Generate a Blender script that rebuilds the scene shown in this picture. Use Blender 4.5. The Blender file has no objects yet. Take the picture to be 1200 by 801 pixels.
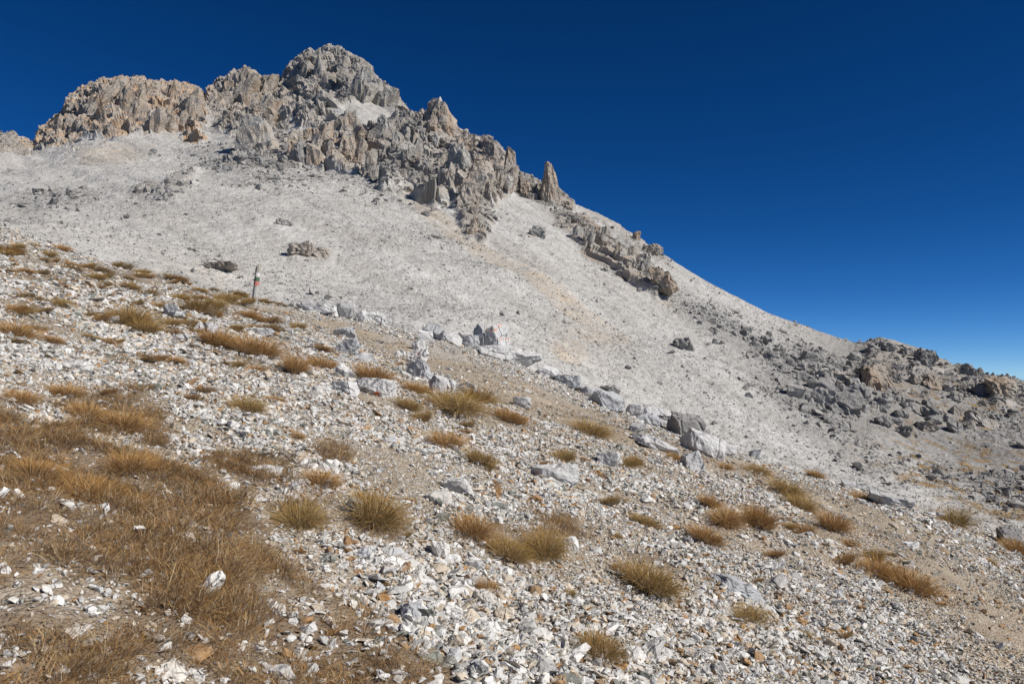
import bpy, math, random
import numpy as np
from mathutils import Vector, Matrix

random.seed(7)
rng = np.random.default_rng(7)
scene = bpy.context.scene
COL = scene.collection

# ------------------------------------------------------------------ camera, sky, sun, exposure
F = 933.0                      # focal length in pixels of the 1200 px wide photograph
PITCH = math.radians(2.42)
cam_d = bpy.data.cameras.new('camera')
cam = bpy.data.objects.new('camera', cam_d)
COL.objects.link(cam)
cam.location = (0, 0, 0)
cam.rotation_euler = (math.pi / 2 + PITCH, 0, 0)
cam_d.sensor_width = 36.0
cam_d.lens = F / 1200 * 36.0
cam_d.clip_start = 0.05
cam_d.clip_end = 3000
scene.camera = cam

SUN_AZ, SUN_EL = math.radians(117), math.radians(39)   # clockwise from the view direction
world = bpy.data.worlds.new('World')
scene.world = world
world.use_nodes = True
wn = world.node_tree
wn.nodes.clear()
sky = wn.nodes.new('ShaderNodeTexSky')
sky.sky_type = 'NISHITA'
sky.sun_disc = False
sky.sun_elevation = SUN_EL
sky.sun_rotation = SUN_AZ
sky.altitude = 2900
sky.air_density = 0.5
sky.dust_density = 0.0
sky.ozone_density = 3.0
hsv = wn.nodes.new('ShaderNodeHueSaturation')
hsv.inputs['Saturation'].default_value = 1.29
gam = wn.nodes.new('ShaderNodeGamma')
gam.inputs['Gamma'].default_value = 1.18
bg = wn.nodes.new('ShaderNodeBackground')
bg.inputs['Strength'].default_value = 0.066
wo = wn.nodes.new('ShaderNodeOutputWorld')
wn.links.new(sky.outputs[0], hsv.inputs['Color'])
wn.links.new(hsv.outputs[0], gam.inputs['Color'])
wn.links.new(gam.outputs[0], bg.inputs['Color'])
wn.links.new(bg.outputs[0], wo.inputs['Surface'])

sd = bpy.data.lights.new('sun', 'SUN')
sd.energy = 4.7
sd.angle = math.radians(0.53)
sd.color = (1.0, 0.95, 0.88)
sun = bpy.data.objects.new('sun', sd)
COL.objects.link(sun)
sv = Vector((math.sin(SUN_AZ) * math.cos(SUN_EL), math.cos(SUN_AZ) * math.cos(SUN_EL), math.sin(SUN_EL)))
sun.rotation_euler = sv.to_track_quat('Z', 'Y').to_euler()
sun.location = (60, -20, 60)
scene.view_settings.view_transform = 'Standard'
scene.view_settings.look = 'None'
scene.view_settings.gamma = 1.0
scene.view_settings.exposure = 0.12
scene.view_settings.use_curve_mapping = False

# ------------------------------------------------------------------ numeric helpers
def ray(u, v):
    """slope of the sight line through photo pixel (u, v): x/y and z/y"""
    a = (np.asarray(u, float) - 600.0) / F
    b = (400.5 - np.asarray(v, float)) / F
    yy = math.cos(PITCH) - b * math.sin(PITCH)
    zz = math.sin(PITCH) + b * math.cos(PITCH)
    return a / yy, zz / yy

def project(P):
    x, y, z = P[..., 0], P[..., 1], P[..., 2]
    d = y * math.cos(PITCH) + z * math.sin(PITCH)
    h = -y * math.sin(PITCH) + z * math.cos(PITCH)
    d = np.where(np.abs(d) < 1e-3, 1e-3, d)
    return 600 + F * x / d, 400.5 - F * h / d, d

def h32(ix, iy, iz, seed):
    with np.errstate(over='ignore'):
        h = (ix.astype(np.uint32) * np.uint32(374761393) + iy.astype(np.uint32) * np.uint32(668265263)
             + iz.astype(np.uint32) * np.uint32(2147483647 & 0x5bd1e995) + np.uint32((seed * 1013904223) & 0xffffffff))
        h ^= h >> np.uint32(13)
        h *= np.uint32(1274126177)
        h ^= h >> np.uint32(16)
        h *= np.uint32(2246822519)
        h ^= h >> np.uint32(13)
    return h
def hf(h, k):
    with np.errstate(over='ignore'):
        g = h * np.uint32(2654435761 + 2 * k * 40503 & 0xffffffff) + np.uint32(k * 977 + 1)
        g ^= g >> np.uint32(15)
        g *= np.uint32(2246822519)
        g ^= g >> np.uint32(13)
    return g.astype(np.float64) / 4294967296.0

def vnoise(P, seed=0):
    """smooth value noise, -1..1; P (N,3)"""
    f = np.floor(P).astype(np.int64)
    t = P - f
    t = t * t * t * (t * (t * 6 - 15) + 10)
    out = np.zeros(P.shape[0])
    for dx in (0, 1):
        for dy in (0, 1):
            for dz in (0, 1):
                w = (t[:, 0] if dx else 1 - t[:, 0]) * (t[:, 1] if dy else 1 - t[:, 1]) * (t[:, 2] if dz else 1 - t[:, 2])
                out += w * hf(h32(f[:, 0] + dx, f[:, 1] + dy, f[:, 2] + dz, seed), 1)
    return out * 2 - 1
def fbm(P, octs=4, seed=0, gain=.5):
    s = np.zeros(P.shape[0]); a = 1.0; q = P.copy()
    for o in range(octs):
        s += a * vnoise(q, seed + o); a *= gain; q = q * 2.03 + 17.3
    return s
def noise2(x, y, scale, octs=3, seed=0):
    sh = x.shape
    P = np.stack([x.ravel() / scale, y.ravel() / scale, np.full(x.size, seed * 3.7)], 1)
    return fbm(P, octs, seed).reshape(sh)
def facet(P, seed=0, tilt=1.0):
    """broken-rock relief: every jittered cell is a tilted plane at its own level"""
    f = np.floor(P).astype(np.int64)
    best = np.full(P.shape[0], 1e9); hb = np.zeros(P.shape[0], np.uint32); cb = np.zeros_like(P)
    for dx in (-1, 0, 1):
        for dy in (-1, 0, 1):
            for dz in (-1, 0, 1):
                i, j, k = f[:, 0] + dx, f[:, 1] + dy, f[:, 2] + dz
                h = h32(i, j, k, seed)
                c = np.stack([i + hf(h, 2), j + hf(h, 3), k + hf(h, 4)], 1)
                d = ((P - c) ** 2).sum(1)
                m = d < best
                best[m] = d[m]; hb[m] = h[m]; cb[m] = c[m]
    q = P - cb
    g = np.stack([hf(hb, 5), hf(hb, 6), hf(hb, 7)], 1) * 2 - 1
    return hf(hb, 8) - .5 + tilt * (q * g).sum(1), hf(hb, 9)
def sstep(a, b, x):
    t = np.clip((x - a) / (b - a), 0, 1)
    return t * t * (3 - 2 * t)
def smooth1(A, k, axis=0):
    if k < 1: return A
    x = np.arange(-3 * k, 3 * k + 1); w = np.exp(-x * x / (2. * k * k)); w /= w.sum()
    A = np.moveaxis(A, axis, 0)
    pad = np.concatenate([np.repeat(A[:1], 3 * k, 0), A, np.repeat(A[-1:], 3 * k, 0)], 0)
    out = np.zeros_like(A)
    for i, wi in enumerate(w): out += wi * pad[i:i + A.shape[0]]
    return np.moveaxis(out, 0, axis)

def mesh_from(name, verts, faces, smooth=False):
    me = bpy.data.meshes.new(name)
    verts = np.asarray(verts, np.float32); faces = np.asarray(faces, np.int32)
    n = faces.shape[1]
    me.vertices.add(len(verts)); me.vertices.foreach_set('co', verts.ravel())
    me.loops.add(faces.size); me.loops.foreach_set('vertex_index', faces.ravel())
    me.polygons.add(len(faces))
    me.polygons.foreach_set('loop_start', np.arange(0, faces.size, n, dtype=np.int32))
    me.polygons.foreach_set('use_smooth', np.full(len(faces), smooth))
    me.update(calc_edges=True)
    return me
def grid_faces(nu, nm):
    i = np.arange(nu - 1)[:, None]; j = np.arange(nm - 1)[None, :]
    a = i * nm + j
    return np.stack([a, a + nm, a + nm + 1, a + 1], -1).reshape(-1, 4)
def attr(me, name, vals):
    a = me.attributes.new(name, 'FLOAT', 'POINT'); a.data.foreach_set('value', np.asarray(vals, np.float32).ravel())

def link(name, me, mat=None, parent=None, **props):
    o = bpy.data.objects.new(name, me); COL.objects.link(o)
    if mat is not None and me is not None and not me.materials: me.materials.append(mat)
    if parent: o.parent = parent
    for k, v in props.items(): o[k] = v
    return o

# ------------------------------------------------------------------ materials
class NT:
    def __init__(s, name):
        s.m = bpy.data.materials.new(name); s.m.use_nodes = True
        s.t = s.m.node_tree; s.t.nodes.clear()
        s.out = s.t.nodes.new('ShaderNodeOutputMaterial'); s.b = s.t.nodes.new('ShaderNodeBsdfPrincipled')
        s.b.inputs['Roughness'].default_value = .9
        s.b.inputs['Specular IOR Level'].default_value = .15
        s.t.links.new(s.b.outputs[0], s.out.inputs[0])
        s.geo = s.t.nodes.new('ShaderNodeNewGeometry')
        s.tc = s.t.nodes.new('ShaderNodeTexCoord')
        s.pos = s.geo.outputs['Position']
    def lk(s, a, b): s.t.links.new(a, b)
    def val(s, x, sock):
        if hasattr(x, 'is_linked'): s.lk(x, sock)
        else: sock.default_value = x
    def noise(s, scale, detail=4, rough=.55, vec=None, dist=0.):
        n = s.t.nodes.new('ShaderNodeTexNoise'); n.inputs['Scale'].default_value = scale
        n.inputs['Detail'].default_value = detail; n.inputs['Roughness'].default_value = rough; n.inputs['Distortion'].default_value = dist
        s.lk(vec or s.pos, n.inputs['Vector']); return n.outputs['Fac']
    def voro(s, scale, vec=None, feature='F1'):
        n = s.t.nodes.new('ShaderNodeTexVoronoi'); n.feature = feature; n.inputs['Scale'].default_value = scale
        s.lk(vec or s.pos, n.inputs['Vector']); return n.outputs
    def mapr(s, x, a, b, c=0., d=1.):
        n = s.t.nodes.new('ShaderNodeMapRange'); n.inputs[1].default_value = a; n.inputs[2].default_value = b
        n.inputs[3].default_value = c; n.inputs[4].default_value = d; s.lk(x, n.inputs[0]); return n.outputs[0]
    def math(s, op, a, b=0.):
        n = s.t.nodes.new('ShaderNodeMath'); n.operation = op
        s.val(a, n.inputs[0]); s.val(b, n.inputs[1]); return n.outputs[0]
    def mix(s, fac, a, b, mode='MIX'):
        n = s.t.nodes.new('ShaderNodeMix'); n.data_type = 'RGBA'; n.blend_type = mode
        s.val(fac, n.inputs[0])
        for x, k in ((a, 6), (b, 7)):
            if hasattr(x, 'is_linked'): s.lk(x, n.inputs[k])
            else: n.inputs[k].default_value = (*x, 1)
        return n.outputs[2]
    def ramp(s, x, stops, interp='LINEAR'):
        n = s.t.nodes.new('ShaderNodeValToRGB'); n.color_ramp.interpolation = interp
        e = n.color_ramp.elements
        while len(e) < len(stops): e.new(.5)
        for el, (p, c) in zip(e, stops): el.position = p; el.color = (*c, 1)
        s.lk(x, n.inputs[0]); return n.outputs[0]
    def at(s, name, kind='GEOMETRY'):
        n = s.t.nodes.new('ShaderNodeAttribute'); n.attribute_name = name; n.attribute_type = kind; return n.outputs['Fac']
    def rand(s):
        return s.t.nodes.new('ShaderNodeObjectInfo').outputs['Random']
    def bump(s, h, strength=.5, dist=.05):
        n = s.t.nodes.new('ShaderNodeBump'); n.inputs['Strength'].default_value = strength; n.inputs['Distance'].default_value = dist
        s.lk(h, n.inputs['Height']); s.lk(n.outputs[0], s.b.inputs['Normal'])
    def color(s, c): s.lk(c, s.b.inputs['Base Color'])
    def scaled(s, sc, vec=None):
        n = s.t.nodes.new('ShaderNodeMapping'); n.inputs['Scale'].default_value = sc
        s.lk(vec or s.pos, n.inputs[0]); return n.outputs[0]

def mat_mountain():
    n = NT('mountain_rock_and_scree')
    v1 = n.voro(1.7); v2 = n.voro(4.2)
    sp = n.mix(.5, n.ramp(v1['Color'], [(0, (.34, .33, .315)), (.5, (.425, .415, .392)), (1, (.51, .50, .475))]),
               n.ramp(v2['Color'], [(0, (.31, .302, .288)), (.45, (.425, .415, .392)), (1, (.53, .52, .495))]))
    rt = n.t.nodes.new('ShaderNodeMapping'); rt.inputs['Rotation'].default_value = (0, 0, math.radians(48.6)); n.lk(n.pos, rt.inputs[0])
    strk = n.noise(.32, 5, .62, n.scaled((.09, 1., .3), rt.outputs[0]), .4)
    sp = n.mix(n.mapr(strk, .36, .54, .95, 0.), sp, n.mix(.5, sp, (.30, .28, .25)))
    sp = n.mix(n.mapr(strk, .54, .68, 0, .55), sp, (.53, .52, .495))
    sp = n.mix(n.mapr(n.noise(.05, 5), .42, .66, 0, .4), sp, (.43, .40, .355))
    tan = n.mix(.6, sp, (.45, .36, .255))
    sp = n.mix(n.math('MULTIPLY', n.at('tan'), n.mapr(n.noise(.35, 4), .3, .6)), sp, tan)
    dk = n.mix(.62, sp, (.17, .165, .16))
    sp = n.mix(n.at('dark'), sp, dk)
    gr = n.mix(n.mapr(n.noise(2.2, 3), .4, .6), (.30, .175, .07), (.20, .15, .075))
    gmask = n.math('MULTIPLY', n.at('grass'), n.mapr(n.noise(.55, 5, .65), .50, .58))
    sp = n.mix(gmask, sp, gr)
    # crag rock
    st = n.scaled((.9, .9, .28))
    r1 = n.noise(.16, 6, .62); r2 = n.noise(.9, 6, .65, st)
    rk = n.ramp(r1, [(.3, (.24, .22, .2)), (.5, (.32, .29, .255)), (.62, (.40, .375, .34)), (.75, (.30, .25, .2))])
    bed = n.t.nodes.new('ShaderNodeMapping'); bed.inputs['Rotation'].default_value = (math.radians(20), math.radians(34), 0); n.lk(n.pos, bed.inputs[0])
    lay = n.noise(.8, 5, .6, n.scaled((1.6, .22, .22), bed.outputs[0]))
    rk = n.mix(n.mapr(r2, .38, .62), n.mix(.4, rk, (.17, .155, .14)), rk)
    rk = n.mix(n.mapr(lay, .34, .46, .55, 0.), rk, (.16, .15, .135))
    rk = n.mix(n.math('MULTIPLY', n.at('ochre'), n.mapr(n.noise(.3, 5, .6), .42, .62)), rk, (.40, .265, .155))
    rk = n.mix(n.math('MULTIPLY', n.at('ochre'), n.mapr(n.noise(.7, 4, .6), .56, .68)), rk, (.44, .24, .10))
    rk = n.mix(n.mapr(n.at('cell'), .0, 1., 0., .5), rk, (.44, .41, .365))
    edge = n.mapr(n.noise(.9, 5), .3, .7, -.25, .25)
    c = n.mix(n.mapr(n.math('ADD', n.at('crag'), edge), .3, .6), sp, rk)
    n.color(c)
    h = n.math('ADD', n.math('MULTIPLY', v1['Distance'], -.5), n.math('MULTIPLY', v2['Distance'], -.25))
    h = n.math('ADD', h, n.math('MULTIPLY', r2, .6))
    h = n.math('ADD', h, n.math('MULTIPLY', lay, .8))
    n.bump(h, .5, .4)
    return n.m

def mat_ground():
    n = NT('gravel_ground')
    v1 = n.voro(34); v2 = n.voro(75); v3 = n.voro(15)
    cols = [(0, (.14, .108, .072)), (.3, (.28, .225, .16)), (.6, (.42, .36, .28)), (.85, (.58, .53, .455)), (1, (.36, .25, .145))]
    g = n.mix(.5, n.ramp(v1['Color'], cols), n.ramp(v2['Color'], cols))
    g = n.mix(.3, g, n.ramp(v3['Color'], cols))
    big = n.noise(.55, 5, .6)
    g = n.mix(n.mapr(big, .45, .68, 0, .75), g, n.mix(.6, g, (.25, .185, .12)))
    soil = n.mix(n.noise(9, 5), (.145, .10, .062), (.25, .185, .125))
    sm = n.math('MULTIPLY', n.at('soil'), n.mapr(n.noise(2.2, 5, .65), .3, .55))
    g = n.mix(sm, g, soil)
    tr = n.mix(.55, g, (.38, .315, .235))
    g = n.mix(n.at('trail'), g, tr)
    far = n.ramp(n.voro(7)['Color'], [(0, (.36, .35, .33)), (.5, (.52, .51, .49)), (1, (.62, .61, .59))])
    g = n.mix(n.at('far'), g, n.mix(.5, g, far))
    n.color(g)
    h = n.math('ADD', n.math('MULTIPLY', v1['Distance'], -1.), n.math('MULTIPLY', v2['Distance'], -.5))
    n.bump(h, .8, .025)
    return n.m

def mat_path():
    n = NT('trodden_gravel')
    v1 = n.voro(42); v2 = n.voro(95); v3 = n.voro(19)
    cols = [(0, (.21, .155, .10)), (.3, (.36, .285, .20)), (.6, (.47, .39, .29)), (.85, (.60, .54, .45)), (1, (.40, .27, .15))]
    g = n.mix(.5, n.ramp(v1['Color'], cols), n.ramp(v2['Color'], cols))
    g = n.mix(.25, g, n.ramp(v3['Color'], cols))
    g = n.mix(n.mapr(n.noise(1.4, 5, .6), .42, .66, 0, .55), g, (.255, .205, .145))
    n.color(g)
    n.bump(n.math('ADD', n.math('MULTIPLY', v1['Distance'], -1.), n.math('MULTIPLY', v2['Distance'], -.6)), .8, .02)
    return n.m

def mat_stone(name, stops, rough_scale=22., lichen=0., dark=0.0, tint=None):
    """limestone: colour by stone, mottling, dark algae stains, optional orange lichen"""
    n = NT(name)
    obj = n.tc.outputs['Object']
    base = n.ramp(n.rand(), stops)
    k = rough_scale
    m1 = n.noise(k * .35, 6, .62, n.pos); m2 = n.noise(k, 5, .6, n.pos)
    c = n.mix(n.mapr(m1, .42, .6, 0, .4), base, n.mix(.5, base, (.36, .34, .31)))
    c = n.mix(n.mapr(m2, .56, .66, 0, .3), c, (.70, .685, .65) if dark < .3 else (.38, .365, .34))
    ck = n.voro(k * .3, n.mix(.12, n.pos, n.noise(k * .5, 3)), 'DISTANCE_TO_EDGE')['Distance']
    c = n.mix(n.mapr(ck, .0, .035, .6 if k < 4 else .25, 0.), c, (.12, .11, .10))
    c = n.mix(n.mapr(n.noise(k * .18, 6, .7, n.pos), .56, .68, 0, .25 + .5 * dark), c, (.13, .125, .12))
    if tint: c = n.mix(n.mapr(n.noise(k * .12, 5, .6), .45, .65, 0, .6), c, tint)
    if lichen > 0:
        sp = n.math('MULTIPLY', n.mapr(n.noise(k * .9, 4, .6), .585, .615), n.mapr(n.noise(k * .22, 2, .5), .62 - .2 * lichen, .66 - .2 * lichen))
        c = n.mix(sp, c, (.62, .15, .03))
    n.color(c)
    n.bump(n.math('ADD', n.math('ADD', m1, n.math('MULTIPLY', m2, .6)), n.mapr(ck, 0., .06, -.3, 0.)), .7, 1.1 / k)
    return n.m

def mat_grass(name, tips, base):
    n = NT(name)
    r = n.at('shade'); h = n.at('along')
    tip = n.ramp(r, tips)
    tip = n.mix(n.mapr(n.rand(), 0, 1, 0, .6), tip, n.mix(.5, tip, (.36, .19, .045)))
    c = n.mix(n.mapr(h, .1, .75), n.ramp(r, base), tip)
    n.color(c)
    n.b.inputs['Roughness'].default_value = .7
    tb = n.t.nodes.new('ShaderNodeBsdfTranslucent'); n.lk(c, tb.inputs[0])
    mx = n.t.nodes.new('ShaderNodeMixShader'); mx.inputs[0].default_value = .22
    n.lk(n.b.outputs[0], mx.inputs[1]); n.lk(tb.outputs[0], mx.inputs[2]); n.lk(mx.outputs[0], n.out.inputs[0])
    return n.m

def mat_wood():
    n = NT('weathered_wood')
    st = n.scaled((28, 28, 2.2), n.tc.outputs['Object'])
    g = n.noise(1., 6, .7, st)
    n.color(n.ramp(g, [(.3, (.16, .135, .11)), (.5, (.38, .345, .30)), (.7, (.56, .53, .48))]))
    n.bump(g, .7, .01); return n.m
def mat_paint(name, col):
    n = NT(name)
    w = n.noise(40, 5, .7, n.tc.outputs['Object'])
    n.color(n.mix(n.mapr(w, .52, .66), col, (.36, .33, .29)))
    n.b.inputs['Roughness'].default_value = .75
    return n.m

M_MOUNT, M_GROUND, M_PATH = mat_mountain(), mat_ground(), mat_path()
WHITE = [(0, (.42, .41, .385)), (.22, (.55, .535, .505)), (.5, (.68, .66, .62)), (.78, (.76, .745, .71)), (.9, (.68, .635, .56)), (1, (.48, .49, .50))]
CREAM = [(0, (.50, .42, .32)), (.5, (.64, .55, .43)), (1, (.46, .39, .30))]
OCHRE = [(0, (.30, .17, .075)), (.5, (.42, .24, .10)), (1, (.30, .21, .12))]
SLATE = [(0, (.17, .18, .155)), (.5, (.25, .255, .22)), (1, (.31, .31, .29))]
GREYS = [(0, (.36, .35, .33)), (.5, (.43, .42, .397)), (1, (.50, .49, .465))]
DGREY = [(0, (.20, .195, .19)), (.5, (.30, .29, .275)), (1, (.40, .38, .35))]
BROWN = [(0, (.27, .235, .2)), (.5, (.36, .31, .26)), (1, (.42, .38, .33))]
MS = {
    'white': mat_stone('white_limestone', WHITE), 'cream': mat_stone('cream_limestone', CREAM),
    'ochre': mat_stone('rusty_stone', OCHRE), 'slate': mat_stone('grey_green_schist', SLATE, dark=.1),
    'grey': mat_stone('scree_stone', GREYS, 5.), 'dgrey': mat_stone('dark_scree_stone', DGREY, 5., dark=.35),
    'palegrey': mat_stone('pale_scree_stone', [(0, (.48, .47, .445)), (.5, (.54, .53, .505)), (1, (.60, .59, .56))], 5.),
    'boulder': mat_stone('pale_boulder', [(0, (.44, .435, .425)), (.5, (.56, .55, .54)), (1, (.64, .63, .61))], 7.),
    'bluegrey': mat_stone('blue_grey_boulder', [(0, (.36, .37, .38)), (1, (.47, .475, .48))], 7., dark=.2),
    'lichen': mat_stone('lichened_boulder', [(0, (.52, .515, .50)), (1, (.62, .61, .60))], 7., lichen=1.),
    'dots': mat_stone('sparsely_lichened_boulder', [(0, (.50, .49, .47)), (1, (.60, .59, .57))], 7., lichen=.25),
    'darkb': mat_stone('dark_boulder', [(0, (.19, .185, .18)), (1, (.27, .26, .25))], 4., dark=.6),
    'fardark': mat_stone('dark_far_boulder', [(0, (.22, .215, .205)), (.5, (.29, .28, .265)), (1, (.36, .35, .33))], 1.6, dark=.6),
    'fartan': mat_stone('tan_far_rock', [(0, (.28, .245, .205)), (.5, (.36, .315, .265)), (1, (.41, .37, .32))], 2.2, dark=.55, tint=(.38, .265, .17)),
    'farpale': mat_stone('pale_far_rock', [(0, (.29, .27, .24)), (.5, (.36, .34, .305)), (1, (.42, .40, .365))], 2.6, dark=.5, tint=(.33, .27, .205)),
}
M_TUFT = mat_grass('tussock_grass', [(0, (0.203, 0.161, 0.039)), (.35, (0.322, 0.231, 0.063)), (.65, (0.462, 0.245, 0.063)), (1, (0.588, 0.420, 0.182))],
                   [(0, (0.238, 0.182, 0.119)), (.5, (0.378, 0.301, 0.203)), (1, (0.518, 0.448, 0.336))])
M_RUST = mat_grass('rusty_grass', [(0, (0.266, 0.140, 0.042)), (.4, (0.420, 0.210, 0.056)), (.75, (0.532, 0.308, 0.098)), (1, (0.630, 0.462, 0.210))],
                   [(0, (0.210, 0.147, 0.098)), (.5, (0.350, 0.252, 0.161)), (1, (0.504, 0.406, 0.280))])
M_TURF = mat_grass('short_brown_grass', [(0, (0.210, 0.119, 0.049)), (.35, (0.336, 0.196, 0.077)), (.7, (0.462, 0.294, 0.126)), (1, (0.588, 0.476, 0.294))],
                   [(0, (0.168, 0.119, 0.084)), (.5, (0.294, 0.224, 0.161)), (1, (0.462, 0.399, 0.308))])

# ------------------------------------------------------------------ the near slope (height function)
CTRL = [(0,801,2.6),(600,801,3.6),(1200,801,6.2),(0,650,3.4),(300,650,4.3),(600,650,5.9),(900,650,8.2),(1200,700,9.6),
        (0,500,5),(300,500,7),(600,520,10.5),(900,580,12),(1200,640,18),(0,400,7.6),(300,400,14),(450,430,15),
        (0,320,13),(150,340,16),(300,358,22),(440,384,24),(570,410,25),(650,448,24.5),(720,480,24),(800,516,23.5),
        (850,528,24),(920,548,23.5),(1000,576,22.5),(1100,606,21),(0,262,23),(110,302,22.5),(220,342,21),(-300,200,18),
        (-300,420,4.6),(1500,800,11),(1500,740,18)]
cp = []
for u, v, y in CTRL:
    a, s = ray(u, v); cp.append((a * y, y, s * y))
cp += [(0, 0, -1.62), (4, -2, -2.9), (-4, -2, -.55), (0, -6, -2.0)]
cp = np.array(cp, float)
def tps_k(r2): return np.where(r2 > 0, .5 * r2 * np.log(np.maximum(r2, 1e-12)), 0)
_n = len(cp)
_K = tps_k(((cp[:, None, :2] - cp[None, :, :2]) ** 2).sum(-1)) + np.eye(_n) * 1.5
_A = np.zeros((_n + 3, _n + 3)); _A[:_n, :_n] = _K
_A[:_n, _n:] = np.c_[np.ones(_n), cp[:, :2]]; _A[_n:, :_n] = _A[:_n, _n:].T
_w = np.linalg.solve(_A, np.r_[cp[:, 2], 0, 0, 0])
RIM_U = [-900, -300, 0, 110, 220, 300, 440, 570, 650, 720, 800, 850, 920, 1000, 1100, 1200, 1500, 2200]
RIM_D = [22, 22, 23, 22.5, 21.5, 22.5, 24.3, 25.3, 24.8, 24.3, 24, 24.5, 24, 23, 21.5, 19, 18.5, 18]
RIM_K = [.3, .3, .3, .3, .35, .4, .5, .55, .6, .6, .6, .6, .55, .5, .5, .5, .5, .5]
def hn(x, y, fine=True):
    x = np.asarray(x, float); y = np.asarray(y, float)
    sh = x.shape; X = x.ravel(); Y = y.ravel()
    z = _w[_n] + _w[_n + 1] * X + _w[_n + 2] * Y
    for i in range(_n):
        z += _w[i] * tps_k((X - cp[i, 0]) ** 2 + (Y - cp[i, 1]) ** 2)
    uu = np.where(Y > .5, 600 + F * X / np.maximum(Y, .5), np.where(X < 0, -900, 2200))
    d = np.maximum(0, Y - np.interp(uu, RIM_U, RIM_D))
    k = np.interp(uu, RIM_U, RIM_K)
    z = np.where(Y > 28, np.minimum(z, z), z) - k * (np.sqrt(d * d + 1.2) - math.sqrt(1.2)) * 1.6
    z += .11 * noise2(X, Y, 2.6, 3, 3) * np.clip(Y / 8, .35, 1)
    if fine:
        z += .028 * noise2(X, Y, .42, 2, 11) + .008 * noise2(X, Y, .2, 2, 13)
    return z.reshape(sh)
def at_near(u, v):
    """where the sight line through a photo pixel meets the near slope"""
    a, s = ray(u, v)
    ys = np.exp(np.linspace(math.log(1.5), math.log(34), 900))
    f = s * ys - hn(a * ys, ys, False)
    i = np.argmax(f <= 0)
    if f[i] > 0: i = int(np.argmin(f))
    y = ys[i]
    return np.array([a * y, y, float(hn(np.array([a * y]), np.array([y]))[0])])

def in_poly(u, v, poly):
    inside = np.zeros(u.shape, bool); n = len(poly)
    for i in range(n):
        x1, y1 = poly[i]; x2, y2 = poly[(i + 1) % n]
        c = (y1 > v) != (y2 > v)
        with np.errstate(divide='ignore', invalid='ignore'):
            xi = (x2 - x1) * (v - y1) / (y2 - y1 + 1e-9) + x1
        inside ^= c & (u < xi)
    return inside

# trail centre line on the slope
TR_PX = [(285,360,.5),(335,365,.7),(400,385,1.1),(470,408,1.5),(560,438,1.8),(640,470,1.7),(720,506,1.3),(800,534,.9),(880,549,1.0),
         (940,574,1.05),(1000,608,1.0),(1060,648,.95),(1130,700,.9),(1215,772,.85)]
_c = np.array([list(at_near(u, v)[:2]) + [w] for u, v, w in TR_PX])
_c = np.vstack([_c, [_c[-1, 0] + (_c[-1, 0] - _c[-2, 0]) * 1.5, _c[-1, 1] + (_c[-1, 1] - _c[-2, 1]) * 1.5, .7]])
_t = np.r_[0, np.cumsum(np.hypot(*np.diff(_c[:, :2], axis=0).T))]
_s = np.arange(0, _t[-1], .08)
TR = smooth1(np.stack([np.interp(_s, _t, _c[:, k]) for k in range(3)], 1), 9, 0)
def trail_dist(x, y):
    best = np.full(x.shape, 1e9)
    for i in range(0, len(TR), 5):
        best = np.minimum(best, np.hypot(x - TR[i, 0], y - TR[i, 1]) - TR[i, 2])
    return best

GRASS_POLY = [(-700,400),(60,495),(150,480),(190,520),(215,560),(250,600),(270,640),(330,660),(420,690),(470,740),(500,830),(480,1200),(440,2600),(-2600,2600),(-2600,400)]
def near_masks(x, y, z):
    u, v, d = project(np.stack([x, y, z], -1))
    ok = d > .2
    g = np.zeros(x.shape)
    nz = noise2(x, y, .7, 4, 21) * 52
    nz2 = noise2(x, y, .8, 4, 22) * 44
    g = np.where(ok & in_poly(u + nz, v + nz2, GRASS_POLY), sstep(-1.2, -.25, noise2(x, y, .55, 4, 23)), 0.)
    for cu, cv, ru, rv in GRASS_SPOTS:
        g = np.maximum(g, .75 * sstep(1.2, .2, np.hypot((u - cu) / ru, (v - cv) / rv) + .009 * (nz + nz2)) * ok)
    return u, v, g
GRASS_SPOTS = [(270,400,70,16),(180,372,80,18),(330,425,60,16),(540,472,44,14),(620,630,60,26),(440,600,40,28),(350,600,44,26),
               (760,672,36,30),(150,420,40,16),(60,340,90,46),(150,320,70,26),(690,500,26,16),(870,608,50,14),(290,560,50,30),(390,530,26,14)]

# ---- near ground mesh
us = np.concatenate([np.tan(np.linspace(-1.45, -.72, 46)) * F + 600, np.arange(-200, 1400, 4.0), np.tan(np.linspace(.72, 1.45, 46)) * F + 600])
us = np.unique(np.round(us, 2))
az = np.arctan((us - 600) / F)
az = np.concatenate([np.linspace(-math.pi, az[0] - .02, 26), az, np.linspace(az[-1] + .02, math.pi, 26)])
rr = np.exp(np.linspace(math.log(.25), math.log(62), 700))
AZ, RR = np.meshgrid(az, rr, indexing='ij')
XX, YY = RR * np.sin(AZ), RR * np.cos(AZ)
ZZ = hn(XX, YY)
me = mesh_from('ground', np.stack([XX, YY, ZZ], -1).reshape(-1, 3), grid_faces(*XX.shape), True)
_u, _v, _g = near_masks(XX, YY, ZZ)
td = trail_dist(XX, YY)
attr(me, 'soil', np.clip(_g, 0, 1)); attr(me, 'trail', sstep(2.6, 0., td))
attr(me, 'far', sstep(17, 24, YY))
link('ground', me, M_GROUND, kind='structure')

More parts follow.
